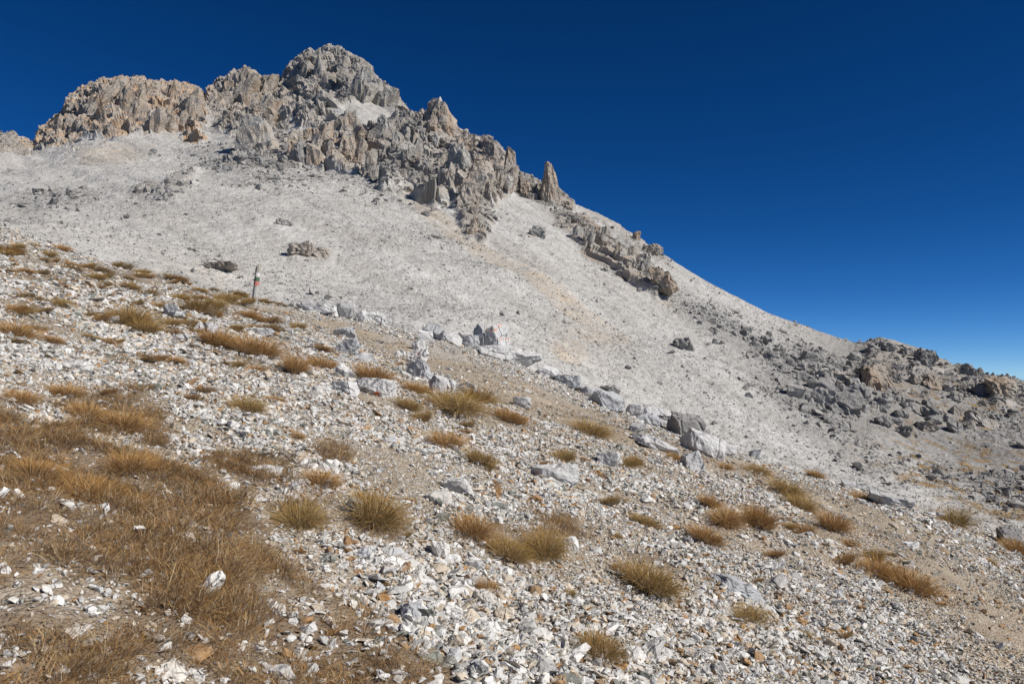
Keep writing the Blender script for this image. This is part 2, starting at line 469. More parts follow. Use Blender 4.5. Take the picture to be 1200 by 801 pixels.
# ---- the trail: its own sheet, edges running into the slope
nc = 27
k = np.linspace(-1, 1, nc)
tan_ = np.gradient(TR[:, :2], axis=0); tan_ /= np.linalg.norm(tan_, axis=1)[:, None]
nrm = np.stack([-tan_[:, 1], tan_[:, 0]], 1)
wob = 1 + .22 * noise2(np.arange(len(TR)) * .08, np.zeros(len(TR)), .9, 3, 31)
PX = TR[:, None, 0] + nrm[:, None, 0] * k[None, :] * (TR[:, 2] * wob)[:, None]
PY = TR[:, None, 1] + nrm[:, None, 1] * k[None, :] * (TR[:, 2] * wob)[:, None]
PZ = hn(PX, PY) * .5 + hn(PX, PY, False) * .5 + .034 * (1 - np.abs(k[None, :]) ** 2.2) - .02 + .018 * noise2(PX, PY, .5, 3, 33)
link('path', mesh_from('path', np.stack([PX, PY, PZ], -1).reshape(-1, 3), grid_faces(*PX.shape), True), M_PATH, kind='structure')

# ------------------------------------------------------------------ the mountain
COLS = {
 -700: [(330,30),(300,34),(250,60),(215,90),(190,130),(170,190)],
 -300: [(310,32),(280,36),(240,65),(215,100),(190,150),(165,220)],
 0: [(300,32),(270,37),(245,66),(218,100),(195,150),(163,230)],
 100: [(335,33),(306,38),(258,55),(230,84),(200,130),(168,200),(140,226),(100,240)],
 200: [(370,34),(345,38),(285,53),(240,80),(210,118),(175,178),(150,214),(98,240)],
 300: [(385,35),(358,40),(295,60),(242,85),(195,128),(165,188),(130,224),(92,238)],
 395: [(400,36),(372,42),(305,64),(245,95),(195,138),(155,188),(125,214),(57,230)],
 480: [(415,36),(385,43),(320,67),(255,97),(205,132),(175,168),(150,190),(132,205)],
 540: [(430,36),(400,44),(330,68),(270,97),(220,130),(190,158),(160,182)],
 600: [(445,36),(415,44),(345,68),(290,94),(245,122),(208,158)],
 700: [(500,36),(468,45),(405,65),(350,86),(300,112),(252,145)],
 800: [(540,36),(512,46),(455,60),(402,77),(355,97),(312,126)],
 900: [(575,36),(545,46),(492,58),(442,75),(402,94),(365,120)],
 1000: [(610,35),(578,44),(525,56),(475,73),(432,94),(402,118)],
 1100: [(645,34),(612,42),(555,55),(495,73),(452,97),(422,122)],
 1200: [(680,32),(648,38),(585,50),(525,67),(484,90),(454,114)],
 1500: [(790,29),(750,35),(670,45),(605,58),(555,76),(520,98)],
 1900: [(900,27),(860,33),(770,42),(690,54),(630,70),(590,90)]}
SKY = [(-700,170),(-300,150),(-120,172),(-40,160),(0,158),(14,156),(30,166),(40,168),(46,160),(56,146),(70,130),(84,112),(100,101),(118,96),(140,92),(160,93),(180,93),
 (200,97),(215,98),(232,106),(240,112),(247,104),(256,96),(266,92),(276,83),(284,79),(296,84),(303,92),(312,90),(320,87),(329,95),(336,86),(343,74),(352,64),
 (362,58),(369,66),(378,58),(392,56),(404,58),(415,64),(426,72),(438,84),(450,98),(462,112),(474,124),(486,134),(491,131),(494,127),(497,132),(502,128),(508,121),(512,117),(515,113),(518,119),(521,121),(526,133),(533,145),(540,153),(546,151),(551,158),(557,157),(563,163),(572,162),(580,168),(588,180),(596,192),(602,199),
 (612,206),(622,208),(631,213),(640,214),(652,220),(672,238),(700,251),(740,272),(775,296),(800,312),(830,330),(860,346),(900,366),(950,386),(1000,404),(1012,404),(1030,399),(1046,402),(1062,406),
 (1085,412),(1092,420),(1112,424),(1130,430),(1150,440),(1180,443),(1200,449),(1300,470),(1500,520),(1900,590)]
uc = np.concatenate([np.arange(-700, -60, 9.), np.arange(-60, 1260, 1.2), np.arange(1260, 1900, 9.)])
keys = sorted(COLS)
TN = 220
tt = np.linspace(0, 1, TN)
VT, DB, DR = [], [], []
for kx in keys:
    p = COLS[kx]; lv = np.array([q[0] for q in p], float); ld = np.log([q[1] for q in p])
    t = (ld - ld[0]) / (ld[-1] - ld[0])
    VT.append(smooth1(np.interp(tt, t, lv), 8)); DB.append(ld[0]); DR.append(ld[-1])
VT = np.array(VT)
VU = np.stack([np.interp(uc, keys, VT[:, i]) for i in range(TN)], 1)
DBU, DRU = np.interp(uc, keys, DB), np.interp(uc, keys, DR)
# smooth over columns in real u distance (resample evenly)
ue = np.arange(-700, 1900, 4.)
def usm(A, k=7):
    B = np.stack([np.interp(ue, uc, A[:, i]) for i in range(A.shape[1])], 1) if A.ndim == 2 else np.interp(ue, uc, A)[:, None]
    B = smooth1(B, k, 0)
    return np.stack([np.interp(uc, ue, B[:, i]) for i in range(B.shape[1])], 1)
VU = usm(VU); DBU = usm(DBU)[:, 0]; DRU = usm(DRU)[:, 0]
skyv = np.interp(uc, [p[0] for p in SKY], [p[1] for p in SKY])
wgt = sstep(.62, 1., tt) ** 1.2
delta = skyv - VU[:, -1]
dsm = usm(delta, 6)[:, 0]                       # broad shape reaches far down the flank, teeth only touch the crest
VU = VU + dsm[:, None] * wgt[None, :]
top = sstep(38., 0., VU - VU[:, -1:]) ** 1.2
VU = VU + (delta - dsm)[:, None] * top
NM, NB = 480, 22
PM = np.zeros((len(uc), NM + NB, 3))
for i, u in enumerate(uc):
    L = np.exp(DBU[i] + tt * (DRU[i] - DBU[i]))
    zz_ = ray(u, VU[i])[1] * L
    cum = np.r_[0, np.cumsum(np.hypot(np.diff(L), np.diff(zz_)) / L[1:] * (1 + 2.6 * sstep(.5, .72, tt[1:])))]
    q = np.linspace(0, cum[-1], NM)
    D = np.interp(q, cum, L); v = np.interp(q, cum, VU[i])
    a, s = ray(u, v)
    PM[i, :NM, 0] = a * D; PM[i, :NM, 1] = D; PM[i, :NM, 2] = s * D
    back = np.linspace(0, 1, NB + 1)[1:] ** 1.7 * 70
    aa = a[-1]
    PM[i, NM:, 0] = aa * (D[-1] + back); PM[i, NM:, 1] = D[-1] + back
    PM[i, NM:, 2] = s[-1] * D[-1] - .75 * back + .04 * np.minimum(back, 6)
NROW = NM + NB
def normals(P):
    du = np.gradient(P, axis=0); dv = np.gradient(P, axis=1)
    n = np.cross(du, dv); n /= np.linalg.norm(n, axis=-1, keepdims=True) + 1e-9
    return np.where(n[..., 2:3] < 0, -n, n)
NMAP = normals(np.stack([smooth1(smooth1(PM[..., k], 5, 0), 5, 1) for k in range(3)], -1))
Uo = np.repeat(uc[:, None], NROW, 1); Vo = project(PM)[1]
Vfree = Vo.copy(); Vfree[:, NM:] = Vo[:, NM - 1:NM]
wx = noise2(PM[..., 0] + PM[..., 2] * .6, PM[..., 1] - PM[..., 2] * .5, 11., 4, 41) * 12
wy = noise2(PM[..., 0] - PM[..., 2] * .5, PM[..., 1] + PM[..., 2] * .6, 11., 4, 42) * 10
def zone(poly): return in_poly(Uo + wx, Vfree + wy, poly).astype(float)
left = zone([(30,170),(40,130),(90,60),(240,70),(262,96),(250,140),(235,168),(200,158),(150,164),(100,166),(60,172)])
farl = zone([(-900,120),(0,140),(34,150),(36,180),(0,184),(-900,200)])
summ = zone([(240,80),(300,40),(420,20),(495,120),(480,140),(430,118),(400,130),(370,150),(345,140),(330,172),(300,170),(262,150),(244,130)])
slab = zone([(250,130),(330,140),(345,175),(310,190),(262,165)])
mid = zone([(340,155),(370,150),(395,140),(420,150),(440,150),(470,130),(500,110),(560,150),(590,170),(592,235),(565,240),(530,225),(520,245),(480,215),(455,225),(420,200),(390,195),(345,190)])
low = zone([(534,224),(560,232),(584,250),(576,286),(545,268)])
low2 = zone([(585,170),(640,190),(690,236),(660,245),(620,232),(590,225)])
strip = zone([(648,246),(680,252),(720,285),(760,308),(792,345),(770,345),(735,320),(690,295),(655,270)])
rub = zone([(155,225),(200,205),(240,195),(215,240),(180,235)]) + zone([(270,165),(340,172),(350,200),(260,195)])
blk = zone([(332,283),(386,290),(384,304),(340,300)]) + zone([(230,300),(262,306),(270,325),(240,322)]) + zone([(610,258),(640,266),(640,280),(615,272)])
blk += zone([(655,400),(672,398),(678,415),(662,425)])
rrid = zone([(1005,395),(1100,395),(1110,430),(1060,432),(1020,415)]) + zone([(1120,420),(1230,430),(1230,475),(1160,470),(1120,440)])
crest = zone([(690,235),(780,285),(790,312),(760,300),(700,262)]) * .5
crag = np.clip(left + farl + summ + .75 * slab + mid + low + low2 + strip + .5 * rub + .35 * blk + rrid + crest, 0, 1)
cs = smooth1(smooth1(crag, 2, 0), 2, 1)
back_fade = np.ones(NROW); back_fade[NM + 6:] = .3
# relief
Pf = PM.reshape(-1, 3)
cm = (cs * back_fade[None, :]).reshape(-1)
idx = np.nonzero(cm > .02)[0]
R = np.array(Matrix.Rotation(math.radians(34), 3, 'Y') @ Matrix.Rotation(math.radians(20), 3, 'X'))
Q = Pf[idx] @ R.T
Q = Q + .8 * np.stack([vnoise(Q / 3.1 + 9 * j, 50 + j) for j in range(3)], 1)
Q = Q * np.array([1.5, .8, .85])
f1, c1 = facet(Q / 15., 1, .9); f2, c2 = facet(Q / 6.5 + 5, 2, 1.1); f3, c3 = facet(Q / 2.8 + 9, 3, 1.1); f4, c4 = facet(Q / 1.3 + 3, 4, 1.)
lq = (Pf[idx] @ R.T)[:, 0] + .9 * vnoise(Pf[idx] / 7., 77) + .3 * vnoise(Pf[idx] / 2., 78)
Pw = Pf[idx] + .7 * np.stack([vnoise(Pf[idx] / 2.6 + 4 * j, 150 + j) for j in range(3)], 1)
fv, cv_ = facet(Pw * np.array([1., 1., .42]) / 4.2 + 2, 6, .9)
bed1 = np.mod(lq / 5.2, 1.) - .5; bed2 = np.mod(lq / 2.1 + .3, 1.) - .5
amp = np.clip(left + summ * .9 + mid * 1.1 + low2 * .7 + rrid * .22 + farl + .35 * slab * (1 - summ) + .4 * (strip + low) + .35 * (rub + crest), 0, 1.1)
amp = smooth1(smooth1(amp, 3, 0), 3, 1).reshape(-1)[idx]
crestf = (.35 + .65 * sstep(2., 26., Vo - Vo[:, NM - 1:NM])); crestf[:, NM:] = .35
crestf = crestf.reshape(-1)[idx]
du_, dv_ = Uo - 516, Vfree - 146
amp *= (1 - .45 * sstep(1.3, .7, np.hypot(du_ / 34, dv_ / 34))).reshape(-1)[idx]
disp = np.zeros(len(Pf)); cell = np.zeros(len(Pf))
disp[idx] = amp * (1.9 * f1 * crestf + 1.5 * f2 * (.4 + .6 * crestf) + 1.1 * fv * (.5 + .5 * crestf) + .38 * f3 + .12 * f4 + .5 * bed1 + .15 * bed2) + .4 * cm[idx]
cell[idx] = c2 * .5 + c3 * .5
# scree: gentle lobes and runnels down the fall line
fall = np.array([.66, -.75]); acr = np.array([.75, .66])
A_, B_ = Pf[:, 0] * acr[0] + Pf[:, 1] * acr[1], Pf[:, 0] * fall[0] + Pf[:, 1] * fall[1]
run = noise2(A_ / 1.0, B_ / 7.0, 3.2, 3, 61) * .32 + noise2(Pf[:, 0], Pf[:, 1], 16., 3, 62) * .8
fine = fbm(Pf / 1.1, 3, 63) * .12
edge_t = np.ones((len(uc), NROW)); edge_t[:, NM - 40:NM] = np.linspace(1, .45, 40); edge_t[:, NM:] = .4
nearfade = sstep(36, 60, Pf[:, 1]) * .8 + .2
disp += (1 - .8 * cm) * (run * nearfade + fine) * edge_t.reshape(-1)
PMd = PM + NMAP * disp.reshape(len(uc), NROW, 1)
me = mesh_from('mountain', PMd.reshape(-1, 3), grid_faces(len(uc), NROW), False)
def blob(cu, cv, ru, rv, ang=0.):
    du, dv = Uo - cu, Vfree - cv; ca, sa = math.cos(math.radians(ang)), math.sin(math.radians(ang))
    return sstep(1.15, .35, np.hypot((du * ca + dv * sa) / ru, (-du * sa + dv * ca) / rv))
tanm = np.clip(blob(540,275,110,11,38) + blob(640,335,110,12,34) + .8 * blob(700,385,60,24,20) + .8 * blob(130,180,60,14,-5) + blob(665,412,30,20,20) + .5 * blob(250,312,30,14,20) + .5 * blob(770,340,60,10,38), 0, 1)
darkm = np.clip(blob(1040,450,190,70,10) + blob(1180,520,160,90,25) + .7 * blob(860,390,120,22,32) + .5 * blob(980,500,120,40,30) + .45 * blob(690,285,80,16,38) + .4 * blob(60,235,70,16,-10) + .4 * blob(300,190,70,24), 0, 1)
darkm = np.clip(darkm + .8 * blob(1100,425,120,26,16), 0, 1)
grassm = np.clip(blob(1160,560,150,60,28) + blob(1130,470,110,30,14) + .6 * blob(1060,540,90,26,28), 0, 1)
och = np.clip(left * .95 + .7 * blob(400,175,50,26) + .65 * blob(560,205,45,40) + .35 * blob(300,110,50,40) + .4 * blob(1030,450,60,30) + .6 * blob(520,140,26,36) + .3 * strip + blk * .7, 0, 1)
for nm, a in (('crag', cs), ('tan', tanm), ('dark', darkm), ('grass', grassm), ('ochre', och), ('cell', cell)): attr(me, nm, a)
link('mountain', me, M_MOUNT, kind='structure')
Ud, Vd, Dd = project(PMd)
def at_mount(u, v):
    i = int(np.argmin(np.abs(uc - u)))
    r = np.nonzero(Vd[i, :NM] <= v)[0]
    j = int(r[0]) if len(r) else NM - 1
    return PMd[i, j].copy()

# ------------------------------------------------------------------ stones
def hull_mesh(name, npts, sx, sy, sz, r):
    import bmesh
    bm = bmesh.new()
    for _ in range(npts):
        p = np.array([r.normal(), r.normal(), r.normal()]); p /= np.linalg.norm(p)
        p *= r.uniform(.72, 1.0)
        bm.verts.new((p[0] * sx, p[1] * sy, p[2] * sz))
    res = bmesh.ops.convex_hull(bm, input=bm.verts)
    bmesh.ops.delete(bm, geom=[g for g in res['geom_interior'] if isinstance(g, bmesh.types.BMVert)], context='VERTS')
    bmesh.ops.recalc_face_normals(bm, faces=bm.faces)
    me = bpy.data.meshes.new(name); bm.to_mesh(me); bm.free()
    return me
SHAPES = []
_r = np.random.default_rng(3)
for i in range(12):
    kind = ('blocky', 'flat', 'angular')[i % 3]
    s = {'blocky': (.5, .42, .27), 'flat': (.56, .44, .13), 'angular': (.58, .34, .19)}[kind]
    SHAPES.append((kind, s, int(_r.integers(11, 17))))
PROTO = {}
def protos(matkey):
    """a library collection of stone shapes in one material (not linked to the scene)"""
    if matkey in PROTO: return PROTO[matkey]
    c = bpy.data.collections.new('stone_shapes_' + matkey); out = []
    for i, (kind, s, n) in enumerate(SHAPES):
        m = hull_mesh('stone', n, *s, np.random.default_rng(100 + i)); m.materials.append(MS[matkey])
        o = bpy.data.objects.new('stone_shape_%s_%02d' % (matkey, i), m); c.objects.link(o); out.append(o)
    PROTO[matkey] = (c, out)
    return PROTO[matkey]

def gn_instancer(name, coll):
    ng = bpy.data.node_groups.new(name, 'GeometryNodeTree')
    ng.interface.new_socket('Geometry', in_out='INPUT', socket_type='NodeSocketGeometry')
    ng.interface.new_socket('Geometry', in_out='OUTPUT', socket_type='NodeSocketGeometry')
    N = ng.nodes; gi = N.new('NodeGroupInput'); go = N.new('NodeGroupOutput')
    iop = N.new('GeometryNodeInstanceOnPoints'); ci = N.new('GeometryNodeCollectionInfo')
    ci.inputs['Collection'].default_value = coll; ci.inputs['Separate Children'].default_value = True; ci.inputs['Reset Children'].default_value = True
    iop.inputs['Pick Instance'].default_value = True
    def na(nm, typ):
        n = N.new('GeometryNodeInputNamedAttribute'); n.data_type = typ; n.inputs['Name'].default_value = nm; return n.outputs['Attribute']
    e2r = N.new('FunctionNodeEulerToRotation')
    L = ng.links
    L.new(gi.outputs[0], iop.inputs['Points']); L.new(ci.outputs[0], iop.inputs['Instance'])
    L.new(na('pick', 'INT'), iop.inputs['Instance Index'])
    L.new(na('turn', 'FLOAT_VECTOR'), e2r.inputs[0]); L.new(e2r.outputs[0], iop.inputs['Rotation'])
    L.new(na('size', 'FLOAT_VECTOR'), iop.inputs['Scale']); L.new(iop.outputs[0], go.inputs[0])
    return ng
def scatter(name, coll, P, rot, scl, pick, **props):
    me = bpy.data.meshes.new(name); me.vertices.add(len(P)); me.vertices.foreach_set('co', np.asarray(P, np.float32).ravel())
    a = me.attributes.new('turn', 'FLOAT_VECTOR', 'POINT'); a.data.foreach_set('vector', np.asarray(rot, np.float32).ravel())
    a = me.attributes.new('size', 'FLOAT_VECTOR', 'POINT'); a.data.foreach_set('vector', np.asarray(scl, np.float32).ravel())
    a = me.attributes.new('pick', 'INT', 'POINT'); a.data.foreach_set('value', np.asarray(pick, np.int32))
    o = link(name, me, None, **props)
    md = o.modifiers.new('scatter', 'NODES'); md.node_group = gn_instancer(name, coll)
    return o

def slope_tilt(x, y, fn=hn, e=.15):
    gx = (fn(x + e, y, False) - fn(x - e, y, False)) / (2 * e); gy = (fn(x, y + e, False) - fn(x, y - e, False)) / (2 * e)
    return np.arctan(gy), -np.arctan(gx)

LAND_N = {}
for nm, uu, vv in (('marker post',298,357),('orange lichened block',582,409),('long low slab',366,363),('humped grey boulder',408,415),('rusty grass strip',300,416),
                   ('dome shaped tuft',72,360),('broad golden tussock',146,508),('tall white stone',232,698),('double tussock',616,650),('big grey skirted tussock',438,614),
                   ('wide olive tussock',535,480),('dense gravel tussock',692,508),('boulder heap',790,505),('golden green tussock',760,690),('sunk blue grey slab',862,702),
                   ('tussock row',870,616),('trail bend',900,560),('long grass band',1040,675),('lower dark boulder',1187,640),('orange dotted slab',652,568),
                   ('olive cushion',233,368),('grassy hollow',155,380),('schist slab',175,455),('single rusty tuft',241,464),('bristly rust tipped tuft',376,566),('white wedge stone',516,654),
                   ('small green tufts',965,748),('small dark tuft',572,692),('tussock at the rubble foot',702,765),('white upright stone',481,730),('cream coloured block',590,720),('rust coloured stone',627,697),('dark tuft under the slab',880,726),('rounded white stone',330,797),('wide rusty tussock',18,392),('low white rock',306,553)):
    LAND_N[nm] = at_near(uu, vv)
def near_what(p, land):
    nm = min(land, key=lambda k: (land[k][0] - p[0]) ** 2 + (land[k][1] - p[1]) ** 2); q = land[nm]
    d = math.hypot(q[0] - p[0], q[1] - p[1]); r = .035 * q[1] + .25
    if d < r: return 'beside the ' + nm if d < r * .4 else 'close to the ' + nm
    dz = (p[0] - q[0]) * -.31 + (p[1] - q[1]) * .06
    side = 'uphill of' if dz > .35 * d * .31 else 'downhill of' if dz < -.35 * d * .31 else 'beyond' if p[1] > q[1] else 'in front of'
    return side + ' the ' + nm
# ---- near stones: sampled over the slope, sizes by a power law
def sample_near(n, rmin, rmax, smin, smax, power):
    r = np.sqrt(rng.uniform(rmin ** 2, rmax ** 2, n)); a = rng.uniform(-.88, .88, n)
    x, y = r * np.sin(a), r * np.cos(a)
    q = rng.uniform(0, 1, n)
    s = (smin ** (1 - power) + q * (smax ** (1 - power) - smin ** (1 - power))) ** (1 / (1 - power))
    return x, y, s
batches = [sample_near(150000, .8, 9, .013, .055, 2.0), sample_near(150000, .9, 14, .026, .13, 3.0), sample_near(150000, 8, 25, .045, .2, 3.4),
           sample_near(50000, 14, 32, .07, .3, 3.4), sample_near(620, 3, 22, .12, .36, 2.8)]
x = np.concatenate([b[0] for b in batches]); y = np.concatenate([b[1] for b in batches]); s = np.concatenate([b[2] for b in batches])
band = sstep(-.05, .55, noise2(x, y, 2.1, 3, 79))            # coarser rubble lies in bands
s = np.where(s < .14, s * (1 + .6 * band), s)
z = hn(x, y)
u_, v_, g_ = near_masks(x, y, z)
td = trail_dist(x, y)
patch = noise2(x, y, 1.5, 4, 71) + .5 * noise2(x, y, .5, 3, 73)
dens = .74 + .66 * patch
dens = np.where(s < .034, np.maximum(dens, .75), dens)
dens = np.where(g_ > .3, dens * (.62 - .38 * g_), dens)
dens = np.where((td < .15) & (s > .045), dens * .06, np.where(td < 0, dens * .7, dens))
dens = np.where((td > 0) & (td < 2.2) & (s > .05), dens * (.45 + .25 * np.clip(td, 0, 2.2)), dens)
keep = (rng.uniform(0, 1, len(x)) < dens) & (u_ > -520) & (u_ < 1700) & (v_ < 2400) & (v_ > 100)
x, y, s, z, u_, v_, g_, td = (a[keep] for a in (x, y, s, z, u_, v_, g_, td))
n = len(x)
pick = rng.integers(0, 12, n)
tx, ty = slope_tilt(x, y)
rot = np.stack([tx + rng.normal(0, .42, n), ty + rng.normal(0, .42, n), rng.uniform(0, 6.28, n)], 1)
scl = s[:, None] * rng.uniform(.75, 1.3, (n, 3))
zoff = np.where(s > .1, s * rng.uniform(-.06, .1, n), s * rng.uniform(.0, .26, n))
rot[:, :2] = np.where((s > .1)[:, None], np.stack([tx, ty], 1) + (rot[:, :2] - np.stack([tx, ty], 1)) * .55, rot[:, :2])
pxs = s * F / np.maximum(y, .5)
rc = rng.uniform(0, 1, n) + .09 * noise2(x, y, 1.1, 2, 75)
colr = np.where(rc < .68, 'white', np.where(rc < .84, 'cream', np.where(rc < .92, 'ochre', 'slate')))
colr = np.where((y > 15) & (rc < .5) & (td > -2), np.where(rng.uniform(0, 1, n) < .55, 'grey', colr), colr)
vis = (u_ > 4) & (u_ < 1196) & (v_ < 796) & (y < 23)
order = np.argsort(-np.where(vis, pxs, 0))
big = np.zeros(n, bool); big[order[:200]] = True
for mk in ('white', 'cream', 'ochre', 'slate', 'grey'):
    m = (colr == mk) & ~big
    scatter({'white': 'white_rubble', 'cream': 'cream_rubble', 'ochre': 'rusty_rubble', 'slate': 'schist_rubble', 'grey': 'grey_rubble'}[mk],
            protos(mk)[0], np.stack([x[m], y[m], z[m] + zoff[m]], 1), rot[m], scl[m], pick[m], kind='stuff',
            label={'white': 'white limestone rubble strewn over the near slope', 'cream': 'cream coloured pebbles among the white rubble', 'ochre': 'rust brown pebbles among the white rubble',
                   'slate': 'grey green schist chips among the white rubble', 'grey': 'grey limestone rubble on the upper slope'}[mk], category='rubble')
CW = {'white': 'whitish', 'cream': 'cream', 'ochre': 'rust brown', 'slate': 'grey green', 'grey': 'mid grey'}
for i in np.nonzero(big)[0]:
    mk = str(colr[i]); src = protos(mk)[1][pick[i]]
    o = src.copy(); o.name = 'stone'; COL.objects.link(o)
    o.location = (x[i], y[i], z[i] + s[i] * .02); o.rotation_euler = rot[i]; o.scale = scl[i]
    where = near_what((x[i], y[i]), LAND_N)
    size = 'large' if s[i] > .3 else 'fist sized' if s[i] < .13 else 'medium'
    o['label'] = f"{size} {SHAPES[pick[i]][0]} {CW[mk]} stone {where}{' in dry grass' if g_[i] > .5 else ''}"; o['category'] = 'stone'; o['group'] = 'loose stones on the near slope'

# ---- pebbles of the trail bed
n = 34000
k = rng.integers(0, len(TR), n); off = rng.normal(0, .62, n) * TR[k, 2]
x = TR[k, 0] + nrm[k, 0] * off; y = TR[k, 1] + nrm[k, 1] * off; z = hn(x, y, False)
s = .022 * (1 + rng.pareto(3.2, n)); s = np.minimum(s, .11)
ok = (s * F / y > 1.1); x, y, z, s = x[ok], y[ok], z[ok], s[ok]; n = len(x)
tx, ty = slope_tilt(x, y)
rot = np.stack([tx + rng.normal(0, .3, n), ty + rng.normal(0, .3, n), rng.uniform(0, 6.28, n)], 1)
wh = rng.choice(4, n, p=[.45, .15, .2, .2])
for q, (mk, lb) in enumerate((('cream', 'cream pebbles strewn on the trail bed'), ('ochre', 'rust brown pebbles strewn on the trail bed'), ('grey', 'grey pebbles strewn on the trail bed'), ('slate', 'dark schist pebbles strewn on the trail bed'))):
    m = wh == q
    scatter('trail_pebbles', protos(mk)[0], np.stack([x[m], y[m], z[m] + .02 + s[m] * .06], 1), rot[m], s[m][:, None] * rng.uniform(.75, 1.3, (m.sum(), 3)), rng.integers(0, 12, m.sum()),
            kind='stuff', label=lb, category='pebbles')

# ---- mountain scree stones
area = np.linalg.norm(np.cross(PMd[1:, :-1] - PMd[:-1, :-1], PMd[:-1, 1:] - PMd[:-1, :-1]), axis=-1)
um = .5 * (uc[1:] + uc[:-1])
wgt_a = area * ((um > -40) & (um < 1240))[:, None]
wgt_a[:, NM - 2:] = 0
dq = Dd[:-1, :-1]
wgt_a = wgt_a / np.maximum(dq, 30) ** .7
cq = cs[:-1, :-1]; dkq = darkm[:-1, :-1]
clump = noise2(PM[:-1, :-1, 0], PM[:-1, :-1, 1], 11., 4, 81)
def mount_scatter(name, n, w, matkey, smin, smax, power, label, minpx=1.0):
    w = np.clip(w, 0, None).ravel(); cdf = np.cumsum(w); cdf /= cdf[-1]
    k = np.searchsorted(cdf, rng.uniform(0, 1, n)); i, j = np.unravel_index(np.minimum(k, len(cdf) - 1), area.shape)
    a, b = rng.uniform(0, 1, (n, 1)), rng.uniform(0, 1, (n, 1))
    P = (PMd[i, j] * (1 - a) + PMd[i + 1, j] * a) * (1 - b) + (PMd[i, j + 1] * (1 - a) + PMd[i + 1, j + 1] * a) * b
    q = rng.uniform(0, 1, n); s = (smin ** (1 - power) + q * (smax ** (1 - power) - smin ** (1 - power))) ** (1 / (1 - power))
    ok = s * F / P[:, 1] > minpx
    P, s, i, j = P[ok], s[ok], i[ok], j[ok]; m = len(P)
    nr = NMAP[i, j]
    rot = np.stack([np.arcsin(np.clip(-nr[:, 1], -1, 1)) + rng.normal(0, .45, m), np.arcsin(np.clip(nr[:, 0], -1, 1)) + rng.normal(0, .45, m), rng.uniform(0, 6.28, m)], 1)
    P = P + nr * (s * rng.uniform(.0, .18, m))[:, None]
    return scatter(name, protos(matkey)[0], P, rot, s[:, None] * rng.uniform(.75, 1.3, (m, 3)), rng.integers(0, 12, m), kind='stuff', label=label, category='scree')
mount_scatter('scree', 110000, wgt_a * (1 - .75 * cq) * (1 - .6 * dkq) * (.75 + .6 * clump), 'grey', .09, .7, 4.6, 'pale grey scree covering the mountain flank')
mount_scatter('pale_scree', 60000, wgt_a * (1 - .9 * cq) * (1 - .8 * dkq) * (.8 - .3 * clump), 'palegrey', .09, .35, 4.2, 'whitish broken stones on the mountain flank')
rubq = (.035 + 2.2 * dkq + 1.3 * cq + .9 * blob(300,190,110,40)[:-1, :-1] + .7 * blob(480,230,150,40,30)[:-1, :-1]) * (.5 + .9 * clump)
mount_scatter('dark_scree', 80000, wgt_a * rubq, 'dgrey', .14, 1.5, 2.9, 'dark grey blocks strewn over the mountain', 1.1)

# ---- shaped boulders, crags and spires
_ico = {}
def ico(sub):
    if sub not in _ico:
        import bmesh
        bm = bmesh.new(); bmesh.ops.create_icosphere(bm, subdivisions=sub, radius=1.0)
        _ico[sub] = (np.array([v.co[:] for v in bm.verts]), np.array([[v.index for v in f.verts] for f in bm.faces])); bm.free()
    return _ico[sub]
def rock_mesh(seed, dims, sub=4, cuts=16, rough=.10, taper=0., lean=(0, 0)):
    """angular block: a sphere cut by random planes, then broken relief; base at z=0"""
    r = np.random.default_rng(seed)
    V, Fc = ico(sub); V = V.copy()
    nrm = r.normal(size=(cuts, 3)); nrm[:3] = np.eye(3)[:3] + r.normal(0, .15, (3, 3)); nrm[3:6] = -np.eye(3)[:3] + r.normal(0, .15, (3, 3))
    nrm /= np.linalg.norm(nrm, axis=1)[:, None]
    dist = r.uniform(.46, .84, cuts)
    for _ in range(2):
        for nn, dd in zip(nrm, dist):
            e = V @ nn - dd
            V = np.where((e > 0)[:, None], V - np.outer(e, nn), V)
    V = V / np.abs(V).max(0)
    asp = np.array(dims) / max(dims)
    Pq = V * asp
    N = V / np.linalg.norm(V, axis=1)[:, None]
    Pr = Pq @ np.array(Matrix.Rotation(.5 + .3 * math.sin(seed), 3, 'Y')).T * np.array([1.5, 1., .7])
    fa, _ = facet(Pr * 2.2 + seed * 3.1, seed % 97, 1.2); fb, _ = facet(Pr * 5.5 + seed, seed % 89 + 5, 1.2); fc = fbm(Pq * 12 + seed, 3, seed % 71)
    V = V + N * (rough * (1.7 * fa + .8 * fb) + rough * .07 * fc)[:, None]
    if taper:
        h = np.clip((V[:, 2] + 1) / 2, 0, 1.1); k = 1 - taper * h
        V[:, 0] *= k; V[:, 1] *= k
    V[:, 0] += lean[0] * (V[:, 2] + 1) / 2; V[:, 1] += lean[1] * (V[:, 2] + 1) / 2
    V[:, 2] = (V[:, 2] + 1)
    V = V * np.array([dims[0] / 2, dims[1] / 2, dims[2] / 2])
    return mesh_from('rock', V, Fc, False)
_seed = [500]
def rock(name, cat, where, u, v, w, h, mat, label, group=None, depth=None, turn=None, sink=.22, sub=4, rough=.10, taper=0., lean=(0, 0), roll=0., pitch_=0.):
    _seed[0] += 7
    p = where(u, v); k = p[1] / F
    dims = (w * k * 1.08, (depth or .8 * (w + h) / 2 + .1 * w) * k, h * k / (1 - sink) * 1.05)
    me = rock_mesh(_seed[0], dims, sub, 16, rough, taper, lean)
    me.materials.append(MS[mat])
    o = link(name, me, None, label=label, category=cat)
    if group: o['group'] = group
    o.location = (p[0], p[1] + dims[1] * .3, p[2] - dims[2] * sink)
    o.rotation_euler = (pitch_, roll, turn if turn is not None else random.uniform(-.4, .4))
    return o
N_, MT = at_near, at_mount
RIM = 'pale boulders along the upper trail edge'
